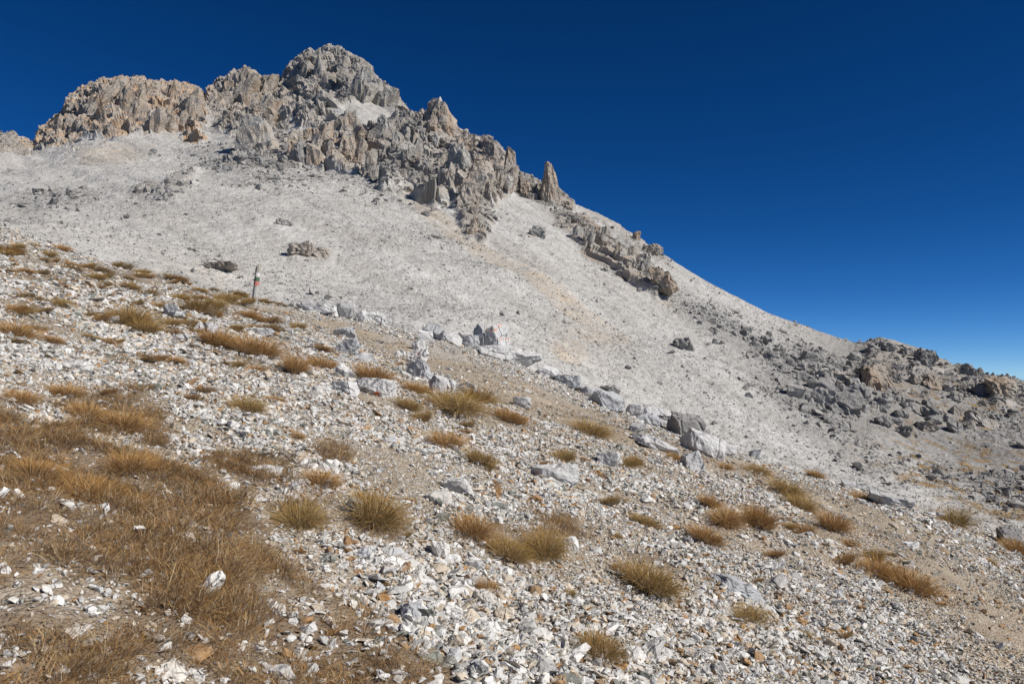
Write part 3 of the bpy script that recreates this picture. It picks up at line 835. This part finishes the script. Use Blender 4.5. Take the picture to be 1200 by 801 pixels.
H = [  # u, v(base), w, h, material, label, extras
 (366,363,50,11,'boulder','long low pale slab at the trail edge right beside the marker post',dict(depth=22)),
 (388,367,17,15,'boulder','small upright pale block next to the long slab by the post',{}),
 (403,372,22,20,'boulder','cracked white block in the row of slabs behind the trail',{}),
 (421,377,17,15,'boulder','narrow pale block with dark crack in the row behind the trail',{}),
 (440,378,32,13,'boulder','low cream slab ending the row of blocks behind the trail',dict(depth=24)),
 (404,395,27,13,'bluegrey','rounded grey boulder lying alone on the upper trail',{}),
 (408,415,29,19,'bluegrey','humped grey boulder between rusty grass and the trail',{}),
 (423,423,26,11,'boulder','smooth white stone leaning on the humped grey boulder',{}),
 (400,441,30,17,'boulder','white block with shadowed notch beside rusty grass',{}),
 (441,464,58,19,'dots','long flat slab with orange lichen dot below rusty grass',dict(depth=34,roll=.1)),
 (402,462,30,16,'boulder','white slab joined to the long flat lichen slab',{}),
 (504,390,25,17,'bluegrey','blue grey block with a dark split on the trail edge',{}),
 (497,399,20,11,'boulder','small pale boulder just below the split blue grey block',{}),
 (526,402,34,13,'dots','tilted flat slab with orange lichen at the trail edge',dict(roll=.35)),
 (546,398,30,14,'bluegrey','grey slab between the tilted lichen slab and the lichen block',{}),
 (563,404,16,29,'bluegrey','upright grey block standing left of the orange lichened block',dict(sink=.15)),
 (582,409,34,36,'lichen','big white block with many orange lichen spots on trail edge',dict(sink=.15)),
 (577,418,44,14,'boulder','pale slab supporting the orange lichened block',{}),
 (490,412,20,13,'boulder','small white boulder above the cracked lichen rock on the trail',{}),
 (487,426,30,19,'dots','cracked grey rock with two orange lichen dots in mid trail',{}),
 (468,417,14,9,'boulder','small cream stone left of the cracked lichen rock',{}),
 (493,444,28,20,'bluegrey','wedge shaped grey rock at the lower trail side',dict(lean=(-.3,0))),
 (512,462,24,21,'boulder','bright white block below the wedge shaped grey rock',{}),
 (527,458,16,14,'boulder','dark gapped white stone between two white blocks',{}),
 (548,463,28,15,'boulder','rounded white boulder behind the big tussock',{}),
 (611,477,21,12,'boulder','lone white stone with dark underside on the open trail',{}),
 (610,428,46,18,'boulder','broad pale bedrock hump beyond the trail edge',dict(depth=40)),
 (642,442,30,14,'boulder','fractured pale outcrop below the bedrock hump',dict(depth=30)),
 (667,450,30,15,'bluegrey','bluish outcrop at the trail edge',dict(depth=30)),
 (691,466,26,14,'boulder','white stepped block at the trail edge after the bluish outcrop',{}),
 (717,482,44,25,'bluegrey','grey squared block leaning out at the trail edge',{}),
 (745,486,22,15,'boulder','small pale block between squared block and boulder heap',{}),
 (762,481,30,13,'bluegrey','dark topped block at the back of the boulder heap',{}),
 (779,482,22,17,'bluegrey','upright dark sided block at the back of the boulder heap',{}),
 (770,499,48,22,'boulder','pale lying block in the middle of the boulder heap',dict(roll=.2)),
 (792,494,46,10,'boulder','thin tilted slab resting on the boulder heap',dict(roll=-.55,depth=22)),
 (803,513,48,30,'darkb','largest boulder of the heap with a dark stained underside',dict(sink=.1)),
 (827,501,16,17,'darkb','black sided boulder just above the largest of the heap',{}),
 (746,508,22,12,'boulder','small white stone at the foot of the boulder heap',{}),
 (772,529,52,11,'boulder','long white tilted slab below the boulder heap',dict(roll=.45,depth=20)),
 (754,520,24,12,'boulder','white slab fragment beside the long tilted slab',{}),
 (822,533,54,24,'boulder','broad white slab under the largest boulder of the heap',dict(roll=.4,depth=34)),
 (814,553,38,22,'boulder','pointed white rock below the broad white slab',dict(taper=.5)),
 (851,533,26,12,'boulder','flat pale stone right of the broad white slab',{}),
 (886,526,16,11,'bluegrey','grey stone at the scree foot above the trail',{}),
 (1006,573,48,9,'boulder','long pale slab lying along the outer trail edge',dict(depth=20,roll=.3)),
 (1043,594,54,15,'boulder','broad whitish slab on the outer trail edge',dict(depth=30,roll=.25)),
 (1068,642,32,9,'boulder','flat pale stone bedded in the lower trail',{}),
 (1187,640,32,20,'darkb','dark boulder in rusty grass beside the lower trail',dict(sink=.15)),
 (1100,608,24,10,'boulder','small pale slab in grass on the outer trail edge',{}),
 (864,698,60,13,'bluegrey','large flat blue grey slab sunk in rubble below the trail',dict(depth=62,roll=.34,sink=.3,turn=.3,rough=.06,pitch_=.12)),
 (652,568,62,22,'dots','wide white slab with two orange dots in the rubble',dict(depth=34)),
 (712,545,28,16,'boulder','white angular block right of the wide slab with orange dots',{}),
 (536,576,34,22,'white','bright white jagged block above the rusty tussock',dict(sub=3)),
 (513,592,28,22,'white','white block below the jagged block near the rusty tussock',dict(sub=3)),
 (232,698,25,30,'white','tall white pointed stone standing in dry grass',dict(taper=.35,sub=3,sink=.25,roll=.5,lean=(.2,.3))),
 (328,720,18,14,'white','small white cube like stone in dry grass',dict(sub=3)),
 (330,797,30,19,'white','white rounded stone at the lower border of the dry grass',dict(sub=3)),
 (481,730,24,28,'white','white upright stone at the edge of the dry grass',dict(sub=3)),
 (218,638,26,13,'white','white flat stone with sharp tip at the grass edge',dict(sub=3)),
 (668,648,20,24,'white','white upright block pressed against the double tussock',dict(sub=3)),
 (583,594,23,11,'slate','flat oval grey green stone above the double tussock',dict(sub=3)),
 (520,617,17,16,'slate','grey green stone left of the rusty tussock',dict(sub=3)),
 (405,606,22,24,'slate','grey green slab leaning at the left of a tussock',dict(sub=3,roll=.5)),
 (516,654,20,26,'white','white wedge stone below the rusty tussock',dict(sub=3)),
 (530,661,20,14,'white','bluish white stone touching the white wedge stone',dict(sub=3)),
 (620,735,26,22,'white','white block among rubble below the double tussock',dict(sub=3)),
 (306,553,46,14,'white','wide low white rock between grass patches',dict(sub=3,depth=28)),
 (373,462,26,12,'white','white stone left of the slab pair below rusty grass',dict(sub=3)),
 (241,394,32,17,'boulder','big pale stone between the two grass strips near the post',{}),
 (209,400,20,8,'boulder','small white slab left of the big pale stone',{}),
 (200,372,26,16,'bluegrey','blue grey rock in the green grass strip',{}),
 (305,392,34,9,'boulder','flat pale stone at the head of the rusty grass strip',{}),
 (337,392,14,6,'boulder','small white flat stone near the trail below the post',{}),
 (130,508,22,10,'cream','small beige rock next to an ochre tussock',dict(sub=3)),
 (175,455,26,13,'slate','dark schist slab at the left slope',dict(sub=3)),
 (420,650,24,14,'white','white broken stone left of rubble patch under tussock',dict(sub=3)),
 (590,720,24,20,'cream','cream coloured block in the lower rubble',dict(sub=3)),
 (627,697,18,16,'ochre','rust coloured stone in the lower rubble',dict(sub=3)),
 (555,668,24,14,'white','low white stone between rusty and small tussock',dict(sub=3)),
]
for u, v, w, h, mat, lab, kw in H:
    kw = dict(kw); kw.setdefault('rough', .045)
    if w < 27 and kw.get('sub', 4) == 4: kw['sub'] = 3; kw.setdefault('taper', .0001)
    if kw.get('sub') == 3 and 'taper' not in kw: h *= .72; kw.setdefault('sink', .32); kw['sub'] = 3
    rock('boulder' if w * at_near(u, v)[1] / F > .45 else 'stone', 'boulder' if w * at_near(u, v)[1] / F > .45 else 'stone', N_, u, v, w, h, mat, lab, None, **kw)

HM = [  # on the mountain
 ('rock_outcrop',547,243,34,28,'fartan','brown blocky foot of the cliff above the tan scree streak',dict(taper=.25,rough=.08)),
 ('rock_outcrop',616,226,18,14,'fartan','short jagged tooth between dark spire and rock needle',dict(taper=.5,rough=.09)),
 ('rock_outcrop',664,246,16,11,'fartan','low broken step below the rock needle',dict(taper=.3,rough=.09)),
 ('rock_pinnacle',516,158,50,47,'fartan','pointed triangular rock pinnacle on the ridge below the summit',dict(taper=.78,depth=34,rough=.075,sub=4,turn=.2)),
 ('rock_tower',576,186,26,24,'fartan','square topped tan rock tower on the descending ridge',dict(taper=.2,rough=.05)),
 ('rock_outcrop',566,234,50,54,'fartan','broad tan slabby cliff under the ridge tower',dict(taper=.3,depth=34,rough=.075,sub=4,sink=.15,lean=(-.15,0))),
 ('rock_outcrop',534,205,40,40,'farpale','grey slabby cliff between triangular pinnacle and tan cliff',dict(taper=.35,depth=30,rough=.075,sub=4)),
 ('rock_outcrop',300,172,52,40,'farpale','smooth pale grey slab leaning under the left teeth',dict(taper=.4,depth=30,rough=.06,sub=4,lean=(-.3,.2))),
 ('rock_pinnacle',594,212,20,38,'fartan','slim dark leaning rock spire on the ridge',dict(taper=.4,lean=(-.2,0),rough=.07)),
 ('rock_pinnacle',644,236,24,48,'fartan','slender isolated rock needle on the open ridge',dict(taper=.55,lean=(-.2,0),rough=.08,sub=4)),
 ('rock_tower',653,238,10,16,'fartan','stub of rock leaning against the slender needle',dict(taper=.4)),
 ('rock_outcrop',446,152,16,18,'fardark','dark block perched on the gap below the summit',dict(taper=.3)),
 ('rock_outcrop',408,158,26,28,'fartan','twin brown rock teeth beneath the summit scree',dict(taper=.4,rough=.1,sub=4)),
 ('rock_outcrop',352,190,30,30,'fardark','dark jagged outcrop at the left of the brown buttress',dict(taper=.4,rough=.1,sub=4)),
 ('rock_outcrop',630,278,22,14,'fardark','rounded dark outcrop in the upper scree',{}),
 ('rock_outcrop',748,282,9,12,'fartan','little rock knob on the open ridge',{}),
 ('rock_outcrop',764,298,24,12,'farpale','low step of rock on the open ridge line',{}),
 ('rock_outcrop',768,338,34,22,'fartan','tan outcrop at the lower end of the ridge band',dict(rough=.14,roll=.5)),
 ('rock_outcrop',350,300,28,15,'fartan','brownish knoll of rock in the scree behind the post',dict(rough=.14)),
 ('rock_outcrop',376,301,20,11,'fartan','small brown knoll next to the larger knoll behind the post',{}),
 ('rock_outcrop',330,264,20,8,'fardark','flat grey rock high in the pale scree',{}),
 ('rock_outcrop',255,316,40,9,'fartan','pinkish broken outcrop in the scree left of the post',dict(rough=.13)),
 ('boulder',806,410,26,14,'fardark','lone dark boulder on the bare scree fan',{}),
 ('boulder',717,461,24,10,'fardark','low dark rock in the scree foot above the squared block',{}),
 ('boulder',968,477,28,20,'fardark','rounded dark grey boulder left of the big block',{}),
 ('boulder',994,488,40,28,'fardark','largest dark block of the boulder field',dict(sink=.12)),
 ('rock_outcrop',1022,458,34,30,'fartan','tan blocky outcrop above the largest dark block',dict(rough=.1,sub=4)),
 ('rock_pinnacle',1042,456,18,32,'fartan','pointed tan rock beside the tan blocky outcrop',dict(taper=.6)),
 ('boulder',1003,462,18,16,'fardark','dark wedge boulder between big block and tan outcrop',{}),
 ('boulder',985,450,34,16,'farpale','pale flat boulder up the slope of the boulder field',{}),
 ('boulder',962,446,24,14,'farpale','pale squat boulder at the upper left of the boulder field',{}),
 ('boulder',952,433,16,8,'fardark','small black boulder on the scree margin',{}),
 ('boulder',1097,456,26,16,'fartan','tan boulder lying below the dark ridge',{}),
 ('boulder',1075,450,20,12,'farpale','pale leaning slab below the dark ridge',dict(roll=.5)),
 ('rock_outcrop',1083,428,26,20,'fardark','stacked dark crag at the end of the dark ridge',dict(rough=.14)),
 ('rock_outcrop',1036,411,30,11,'fardark','low dark crag where the scree ridge ends',dict(rough=.14,depth=30)),
 ('rock_outcrop',1064,417,22,9,'fardark','flat dark crag along the dark ridge',dict(rough=.14)),
 ('boulder',1137,441,18,13,'fardark','dark knob on the far skyline',{}),
 ('boulder',1150,442,10,11,'fardark','small dark knob next to the knob on the far skyline',{}),
 ('rock_outcrop',1180,466,38,23,'fartan','massive rounded tan rock at the end of the skyline',dict(sub=5,sink=.12)),
 ('rock_outcrop',1156,462,24,16,'fardark','dark shoulder left of the massive rounded tan rock',{}),
 ('boulder',1152,500,34,14,'farpale','pale tilted slab in the brown grass of the far slope',dict(roll=.4)),
 ('boulder',1173,496,14,12,'fardark','black block beside the pale tilted slab',{}),
 ('boulder',1090,505,24,12,'farpale','pale boulder in brown grass below the dark ridge',{}),
 ('boulder',1065,512,18,12,'fardark','dark hollowed boulder below the boulder field',{}),
 ('boulder',1040,500,20,12,'fardark','dark boulder right of the largest dark block',{}),
 ('boulder',1020,480,18,10,'farpale','pale stone between largest block and grass slope',{}),
 ('boulder',45,228,16,7,'fardark','small dark rock on the left scree bowl',{}),
 ('boulder',58,226,8,6,'fardark','tiny dark rock right of another on the left scree bowl',{}),
 ('boulder',302,224,9,6,'fardark','dark stone high on the pale scree lobe',{}),
]
for nm, u, v, w, h, mat, lab, kw in HM:
    rock(nm, {'rock_pinnacle': 'rock pinnacle', 'rock_tower': 'rock tower', 'rock_outcrop': 'outcrop', 'boulder': 'boulder'}[nm], MT, u, v, w, h, mat, lab, None, **kw)
LAND_M = {}
for nm, uu, vv in (('largest dark block',994,488),('tan blocky outcrop',1022,458),('pale flat boulder',985,450),('low dark crag',1036,408),('lone fan boulder',806,410),
                   ('stacked dark crag',1083,425),('massive rounded tan rock',1178,466),('pale tilted slab',1152,500),('tan ridge boulder',1097,456),('summit cliff',385,120),
                   ('twin brown rock teeth',408,158),('dark jagged outcrop',352,190),('orange brown left peak',200,150),('slender rock needle',643,232),('scree bowl rock',45,228),
                   ('scree lobe crest',205,222),('pale squat boulder',962,446),('rounded dark outcrop',630,278)):
    LAND_M[nm] = at_mount(uu, vv)
# jointed blocks that make up the cliffs
BT = [((150,130),(84,26),34,10,24,'fartan','orange brown'),((288,120),(38,30),20,10,24,'fartan','tan'),((400,92),(50,26),26,10,26,'farpale','grey'),((380,172),(40,20),18,9,24,'fartan','brown'),
      ((470,185),(60,26),24,9,24,'farpale','grey'),((555,200),(36,34),16,9,22,'fartan','tan'),((610,222),(34,14),9,7,14,'farpale','grey'),((715,292),(56,14),16,7,16,'farpale','grey'),((560,262),(14,16),6,9,18,'fartan','tan')]
for (cu, cv), (ru, rv), cnt, a, b, mat, cw in BT:
    for _ in range(cnt):
        uu = cu + random.uniform(-1, 1) * ru; vv = cv + random.uniform(-1, 1) * rv
        if 640 < cu < 760: vv += (uu - cu) * .55
        w = random.uniform(a, b); hr = random.uniform(.7, 1.3)
        sk = float(np.interp(uu + np.linspace(-.55, .55, 9) * w, [q[0] for q in SKY], [q[1] for q in SKY]).max())
        if vv - .55 * w * hr < sk: vv = sk + .55 * w * hr + random.uniform(0, 6)
        lb = f"{'small' if w < 13 else 'mid sized' if w < 18 else 'large'} {'squat' if hr < 1.05 else 'tall'} {cw} cliff block {near_what(at_mount(uu, vv), LAND_M)}"
        rock('cliff_block', 'cliff', MT, uu, vv, w, w * hr, mat, lb, 'jointed blocks of the cliffs', sub=3, rough=.105, sink=.34, taper=random.uniform(.15, .5), lean=(random.uniform(-.35, .05), 0), roll=random.uniform(.1, .5), turn=random.uniform(-.7, .7))
# further single boulders of the boulder field and of the rubble under the cliffs
BF = [((1000,462),(100,34),60,8,22,'fardark','dark grey block in the boulder field below the ridge'),
      ((880,400),(70,22),16,7,13,'fardark','dark stone in the streak of rubble on the scree fan'),
      ((1100,480),(80,30),22,7,16,'farpale','pale grey boulder on the grassy far slope'),
      ((300,190),(70,20),22,6,13,'fardark','angular dark block in the rubble under the cliffs'),
      ((205,222),(36,14),10,6,12,'fardark','dark block in the rubble on the scree lobe crest'),
      ((480,225),(70,26),18,6,13,'farpale','pale block in the scree below the brown buttresses')]
for (cu, cv), (ru, rv), cnt, a, b, mat, lab in BF:
    for _ in range(cnt):
        uu, vv = random.gauss(cu, ru * .5), random.gauss(cv + (0), rv * .5)
        if uu > 1190: continue
        w = random.uniform(a, b)
        if cu > 800: vv += (uu - cu) * .22
        hr = random.uniform(.5, .8); pm = at_mount(uu, vv)
        lb = f"{'small' if w < 10 else 'mid sized' if w < 15 else 'large'} {'low' if hr < .62 else 'blocky'} {'dark grey' if mat == 'fardark' else 'pale grey'} boulder {near_what(pm, LAND_M)}"
        o = rock('boulder', 'boulder', MT, uu, vv, w, w * hr, mat, lb, 'loose boulders on the mountain', sub=3, rough=.05, roll=random.uniform(-.4, .4))

# ------------------------------------------------------------------ grass
def tuft_mesh(name, seed, blades, rad, length, width, spread=.9, droop=.55):
    r = np.random.default_rng(seed)
    V, Fq, sh, al = [], [], [], []
    for _ in range(blades):
        a = r.uniform(0, 6.283); q = rad * math.sqrt(r.uniform(0, 1))
        bx, by = q * math.cos(a), q * math.sin(a)
        dx, dy = bx / rad * spread + r.normal(0, .35), by / rad * spread + r.normal(0, .35)
        L = length * r.uniform(.55, 1.15); d = np.array([dx, dy, 1.0]); d /= np.linalg.norm(d)
        w = width * r.uniform(.7, 1.3); sa = r.uniform(0, 6.283); side = np.array([math.cos(sa), math.sin(sa), 0]) * w
        s0 = len(V); p = np.array([bx, by, -.02 * length]); c = r.uniform(0, 1)
        out = np.array([dx, dy, 0]); kd = droop * r.uniform(.3, 1.3)
        for t, ww in ((0, 1.), (.4, .9), (.75, .65)):
            pt = p + d * L * t + out * L * kd * t * t * .6 - np.array([0, 0, L * kd * t * t * .45])
            V += [pt - side * ww, pt + side * ww]; sh += [c, c]; al += [t, t]
        t = 1.0
        V.append(p + d * L + out * L * kd * .6 - np.array([0, 0, L * kd * .45])); sh.append(c); al.append(1.)
        Fq += [(s0, s0 + 1, s0 + 3), (s0, s0 + 3, s0 + 2), (s0 + 2, s0 + 3, s0 + 5), (s0 + 2, s0 + 5, s0 + 4), (s0 + 4, s0 + 5, s0 + 6)]
    me = mesh_from(name, np.array(V), np.array(Fq), False)
    attr(me, 'shade', sh); attr(me, 'along', al)
    return me
# tufts are modelled for a 0.30 m wide tussock and scaled
TM = [tuft_mesh('grass_tuft', 900 + i, 1400, .125, .25, .0018, .7, .95) for i in range(6)]
TR_ = [tuft_mesh('rusty_tuft', 950 + i, 1150, .12, .235, .0018, .8, .8) for i in range(4)]
for m in TM: m.materials.append(M_TUFT)
for m in TR_: m.materials.append(M_RUST)
def tuft(u, v, w, kind, label, group, sy=1., hgt=1.):
    p = at_near(u, v); sc = w * p[1] / F / .46
    m = random.choice(TM if kind == 'olive' else TR_)
    o = link('grass_tuft', m, None, label=label, category='grass tuft')
    if group: o['group'] = group
    if label == 'auto':
        o['label'] = f"{'tiny' if w < 13 else 'small' if w < 19 else 'medium'} {'olive' if kind == 'olive' else 'rusty brown'} grass tuft {near_what(p, LAND_N)}"
    o.location = (p[0], p[1], float(hn(np.array([p[0]]), np.array([p[1]]))[0]) - .005)
    hh = min(sc, .75 + .3 * sc) * hgt
    if w >= 34 and p[1] < 14: sy, hh = 1.3, hh * 1.2
    jx, jz = random.uniform(.85, 1.2), random.uniform(.75, 1.2)
    o.scale = (sc * jx, sc * sy, hh * jz)
    tx, ty = slope_tilt(np.array([p[0]]), np.array([p[1]]))
    o.rotation_euler = (float(tx[0]) * .6, float(ty[0]) * .6 + .12, random.uniform(0, 6.28) if sy == 1 else random.uniform(-.5, .2))
    return o
TU = [
 (18,392,40,'rust','rusty tussock by the dark tufts on the left slope edge'),(62,400,26,'rust','small rusty tussock right of the wide one on the left slope'),
 (72,360,27,'olive','dome shaped tuft alone on white rubble of the upper left slope'),(30,367,21,'olive','low tuft left of the dome shaped tuft'),
 (76,460,40,'rust','ochre tussock beside schist slab on the left slope'),(24,474,40,'rust','ochre tussock left of another on the left slope'),
 (101,488,44,'rust','ochre tussock touching the small beige rock'),(146,508,54,'rust','broad golden tussock at the top of the dry grass'),
 (44,556,60,'rust','wide rusty clump inside the dry grass'),(102,578,60,'rust','rusty clump right of the wide one inside the dry grass'),
 (152,556,52,'rust','rusty clump at the rubble edge of the dry grass'),
 (241,464,32,'rust','single rusty tuft in open white rubble'),(290,482,40,'olive','pair of thin brown tufts below the rusty strip'),
 (255,404,56,'rust','left end tussock of the rusty strip'),(300,416,60,'rust','middle tussock of the rusty strip'),(345,436,42,'rust','lower end tussock of the rusty strip'),
 (378,430,38,'rust','orange tussock between strip and grey boulders'),(379,412,26,'rust','brown tussock above the orange one by the grey boulders'),
 (266,354,32,'olive','green brown tussock directly left of the marker post'),(233,368,50,'olive','large flat olive cushion left of the marker post'),
 (250,360,34,'olive','olive cushion joining the large one and the post tussock'),(190,362,24,'olive','small tuft at the left end of the green strip'),
 (155,380,44,'olive','brown green tuft in the grassy hollow'),(116,377,32,'rust','brown tuft at the left of the grassy hollow'),(172,390,40,'olive','tuft at the lower rim of the grassy hollow'),
 (320,389,26,'olive','small tuft below the post on trail gravel'),(350,386,20,'olive','tiny round tuft on the trail below the post'),
 (275,388,30,'olive','tuft left of flat pale stone below the post'),
 (437,446,52,'rust','rusty tussock above the long lichen slab'),(487,459,38,'rust','rusty tussock at the right end of the long lichen slab'),
 (535,480,72,'olive','wide olive tussock below the rounded white boulder'),(560,470,40,'olive','tuft behind the wide olive tussock'),(597,492,42,'rust','brown tussock right of the wide olive one'),
 (548,499,20,'olive','tiny tuft below the wide olive tussock'),(478,478,34,'olive','thin tuft left of the wide olive tussock'),(495,492,28,'olive','lower thin tuft left of the wide olive tussock'),
 (692,508,50,'olive','tall dense tussock alone on open gravel'),(525,520,46,'rust','flat dark tuft in the middle rubble'),(562,544,38,'olive','slanted tuft right of the flat dark tuft'),
 (376,566,44,'rust','bristly rust tipped tuft in white rubble'),(438,614,70,'olive','big tussock with grey skirt left of the rusty tussock'),(350,612,56,'olive','sparse tussock at the grass edge'),
 (552,628,48,'rust','upright rusty red tussock left of the double tussock'),(595,650,56,'olive','left half of the wide double tussock'),(638,650,52,'olive','right half of the wide double tussock'),
 (572,692,38,'rust','small dark tuft below the double tussock'),(760,690,68,'olive','large golden green tussock on the lower rubble'),(702,765,54,'olive','tussock at the foot of the lower rubble'),
 (660,538,32,'olive','small tuft above the wide orange dotted slab'),(735,546,28,'olive','small tuft in gravel below the boulder heap'),(716,592,28,'olive','pale thin tuft in the gravel slope'),
 (754,612,34,'olive','thin brown tuft between gravel and rubble'),(832,594,32,'rust','small brown tuft left of the tussock row'),(852,616,46,'rust','left tussock of the tussock row below the trail'),
 (888,616,48,'rust','right tussock of the tussock row below the trail'),(826,636,46,'rust','rusty tuft under the tussock row'),(906,654,32,'rust','dark rusty tuft alone below the tussock row'),
 (888,554,32,'olive','bright olive tuft at the trail bend'),(920,576,42,'olive','long golden tuft on the inner trail side'),(938,596,36,'olive','second golden tuft on the inner trail side'),
 (975,619,44,'rust','orange tuft on the lower inner trail side'),(942,624,30,'rust','brown tuft near the orange tuft at the trail'),
 (880,726,42,'olive','dark tuft below the sunk blue grey slab'),(944,748,24,'olive','small green tuft in the lower rubble'),(990,748,24,'olive','small green tuft right of another in the lower rubble'),
 (990,660,32,'rust','reddish tuft at the head of the long grass band'),(1030,672,42,'rust','middle tuft of the long grass band'),(1070,690,58,'rust','lower tuft of the long grass band'),(1025,655,26,'olive','greenish tuft above the long grass band'),
 (1115,614,52,'olive','olive tussock on the outer trail edge'),(1180,612,26,'rust','small tuft on the far outer trail edge'),(1190,648,34,'rust','rusty tuft around the dark boulder'),
 (850,549,20,'rust','tiny tuft above the bright olive tuft'),(955,552,26,'rust','brown tuft on the outer edge at the trail bend'),(1010,585,30,'rust','brown tuft beside the long pale slab'),
 (790,540,26,'rust','brown tuft by the pointed white rock'),(700,462,12,'rust','tiny tuft among trail edge blocks'),(745,545,20,'olive','tiny tuft next to another below the boulder heap'),
 (155,340,30,'olive','dark tuft on the upper left slope near the hollow'),(330,356,16,'olive','small tuft right of the marker post foot'),
]
for u, v, w, kd, lab in TU:
    tuft(u, v, w, kd, lab, 'grass tufts on the near slope', hgt=random.uniform(.85, 1.1))
for _ in range(70):
    uu = random.uniform(5, 330); vv = 278 + (uu / 330) * 62 + abs(random.gauss(0, 34))
    if vv > 420: continue
    tuft(uu, vv, random.uniform(12, 26), random.choice(['olive', 'rust', 'olive']), 'auto', 'small tufts on the upper left slope', hgt=.8)
for _ in range(56):
    uu = random.uniform(5, 330); vv = random.uniform(330, 470)
    tuft(uu, vv, random.uniform(12, 28), random.choice(['olive', 'rust', 'rust']), 'auto', 'small tufts on the upper left slope', hgt=.75)
for _ in range(46):
    uu = random.uniform(330, 1190); vv = 460 + (uu - 330) * .2 + random.uniform(0, 220)
    if vv > 790: continue
    tuft(uu, vv, random.uniform(9, 20), random.choice(['olive', 'rust']), 'auto', 'tiny tufts between stones', hgt=.8)

# low dry grass: nobody could count it
gc = bpy.data.collections.new('turf_shapes')
for i in range(6):
    m = tuft_mesh('turf', 700 + i, 36, .055, .05, .0013, 1.8, .8); m.materials.append(M_TURF if i < 4 else M_RUST)
    gc.objects.link(bpy.data.objects.new('turf_shape_%02d' % i, m))
n = 106000
r = np.sqrt(rng.uniform(1.7 ** 2, 24 ** 2, n) ); a = rng.uniform(-.72, .5, n)
r[:84000] = np.sqrt(rng.uniform(.9 ** 2, 8.5 ** 2, 84000)); a[:84000] = rng.uniform(-.88, .12, 84000)
x, y = r * np.sin(a), r * np.cos(a); z = hn(x, y)
u_, v_, g_ = near_masks(x, y, z)
pt = noise2(x, y, .45, 3, 91)
k = (rng.uniform(0, 1, n) < g_ ** 1.5 * (.5 + .75 * pt)) & (u_ > -560) & (u_ < 1500) & (v_ < 2400)
x, y, z, u_ = x[k], y[k], z[k], u_[k]; n = len(x)
sc = rng.uniform(.6, 1.35, n) * (1 + .35 * noise2(x, y, .8, 2, 92))
tx, ty = slope_tilt(x, y)
scatter('dry_grass', gc, np.stack([x, y, z], 1), np.stack([tx + rng.normal(0, .25, n), ty + .1 + rng.normal(0, .25, n), rng.uniform(0, 6.28, n)], 1),
        sc[:, None] * np.ones((1, 3)), rng.integers(0, 6, n), kind='stuff', label='low brown dry grass covering the near slope', category='grass')

# ------------------------------------------------------------------ marker post
p = at_near(298, 357)
kpx = p[1] / F
root = bpy.data.objects.new('trail_marker_post', None); COL.objects.link(root)
root.location = p; root.rotation_euler = (0, math.radians(5), .25)
root['label'] = 'weathered wooden trail marker post with painted bands beside the trail'; root['category'] = 'post'
hp = 46 * kpx
def ring_post(z0, z1, r0, r1, seg=10, rings=12, jit=.06, seed=1, chip=False):
    r = np.random.default_rng(seed); V, Fq = [], []
    lump = 1 + r.normal(0, jit, seg)
    for i in range(rings + 1):
        t = i / rings; rad = r0 + (r1 - r0) * t
        for j in range(seg):
            a = 6.283 * j / seg
            zz = z0 + (z1 - z0) * t
            if chip and i == rings: zz += .05 * math.cos(a + .5) - .02
            V.append((rad * lump[j] * math.cos(a), rad * lump[j] * math.sin(a), zz))
    for i in range(rings):
        for j in range(seg):
            a, b = i * seg + j, i * seg + (j + 1) % seg
            Fq += [(a, b, b + seg), (a, b + seg, a + seg)]
    for lo, z in ((0, z0), (rings * seg, z1)):
        V.append((0, 0, z)); c = len(V) - 1
        for j in range(seg):
            a, b = lo + j, lo + (j + 1) % seg
            Fq.append((b, a, c) if lo == 0 else (a, b, c))
    return mesh_from('stake', np.array(V), np.array(Fq), False)
W = mat_wood()
rb, rt = 3.4 * kpx, 2.7 * kpx
link('stake', ring_post(-.25, hp, rb, rt, chip=True), W, root)
for nm, a, b, c, lb in (('painted_band', .70, .80, (.66, .65, .62), 'white painted band'), ('painted_band', .585, .685, (.045, .12, .06), 'dark green painted band'),
                        ('painted_band', .475, .58, (.50, .17, .15), 'red painted band'), ('painted_band', .06, .40, (.42, .405, .38), 'flaked whitewashed lower band')):
    ra, rb2 = rb + (rt - rb) * (a * hp + .25) / (hp + .25), rb + (rt - rb) * (b * hp + .25) / (hp + .25)
    o = link(nm, ring_post(a * hp, b * hp, ra + .004, rb2 + .004, rings=2), mat_paint('paint', c), root); o['label'] = lb
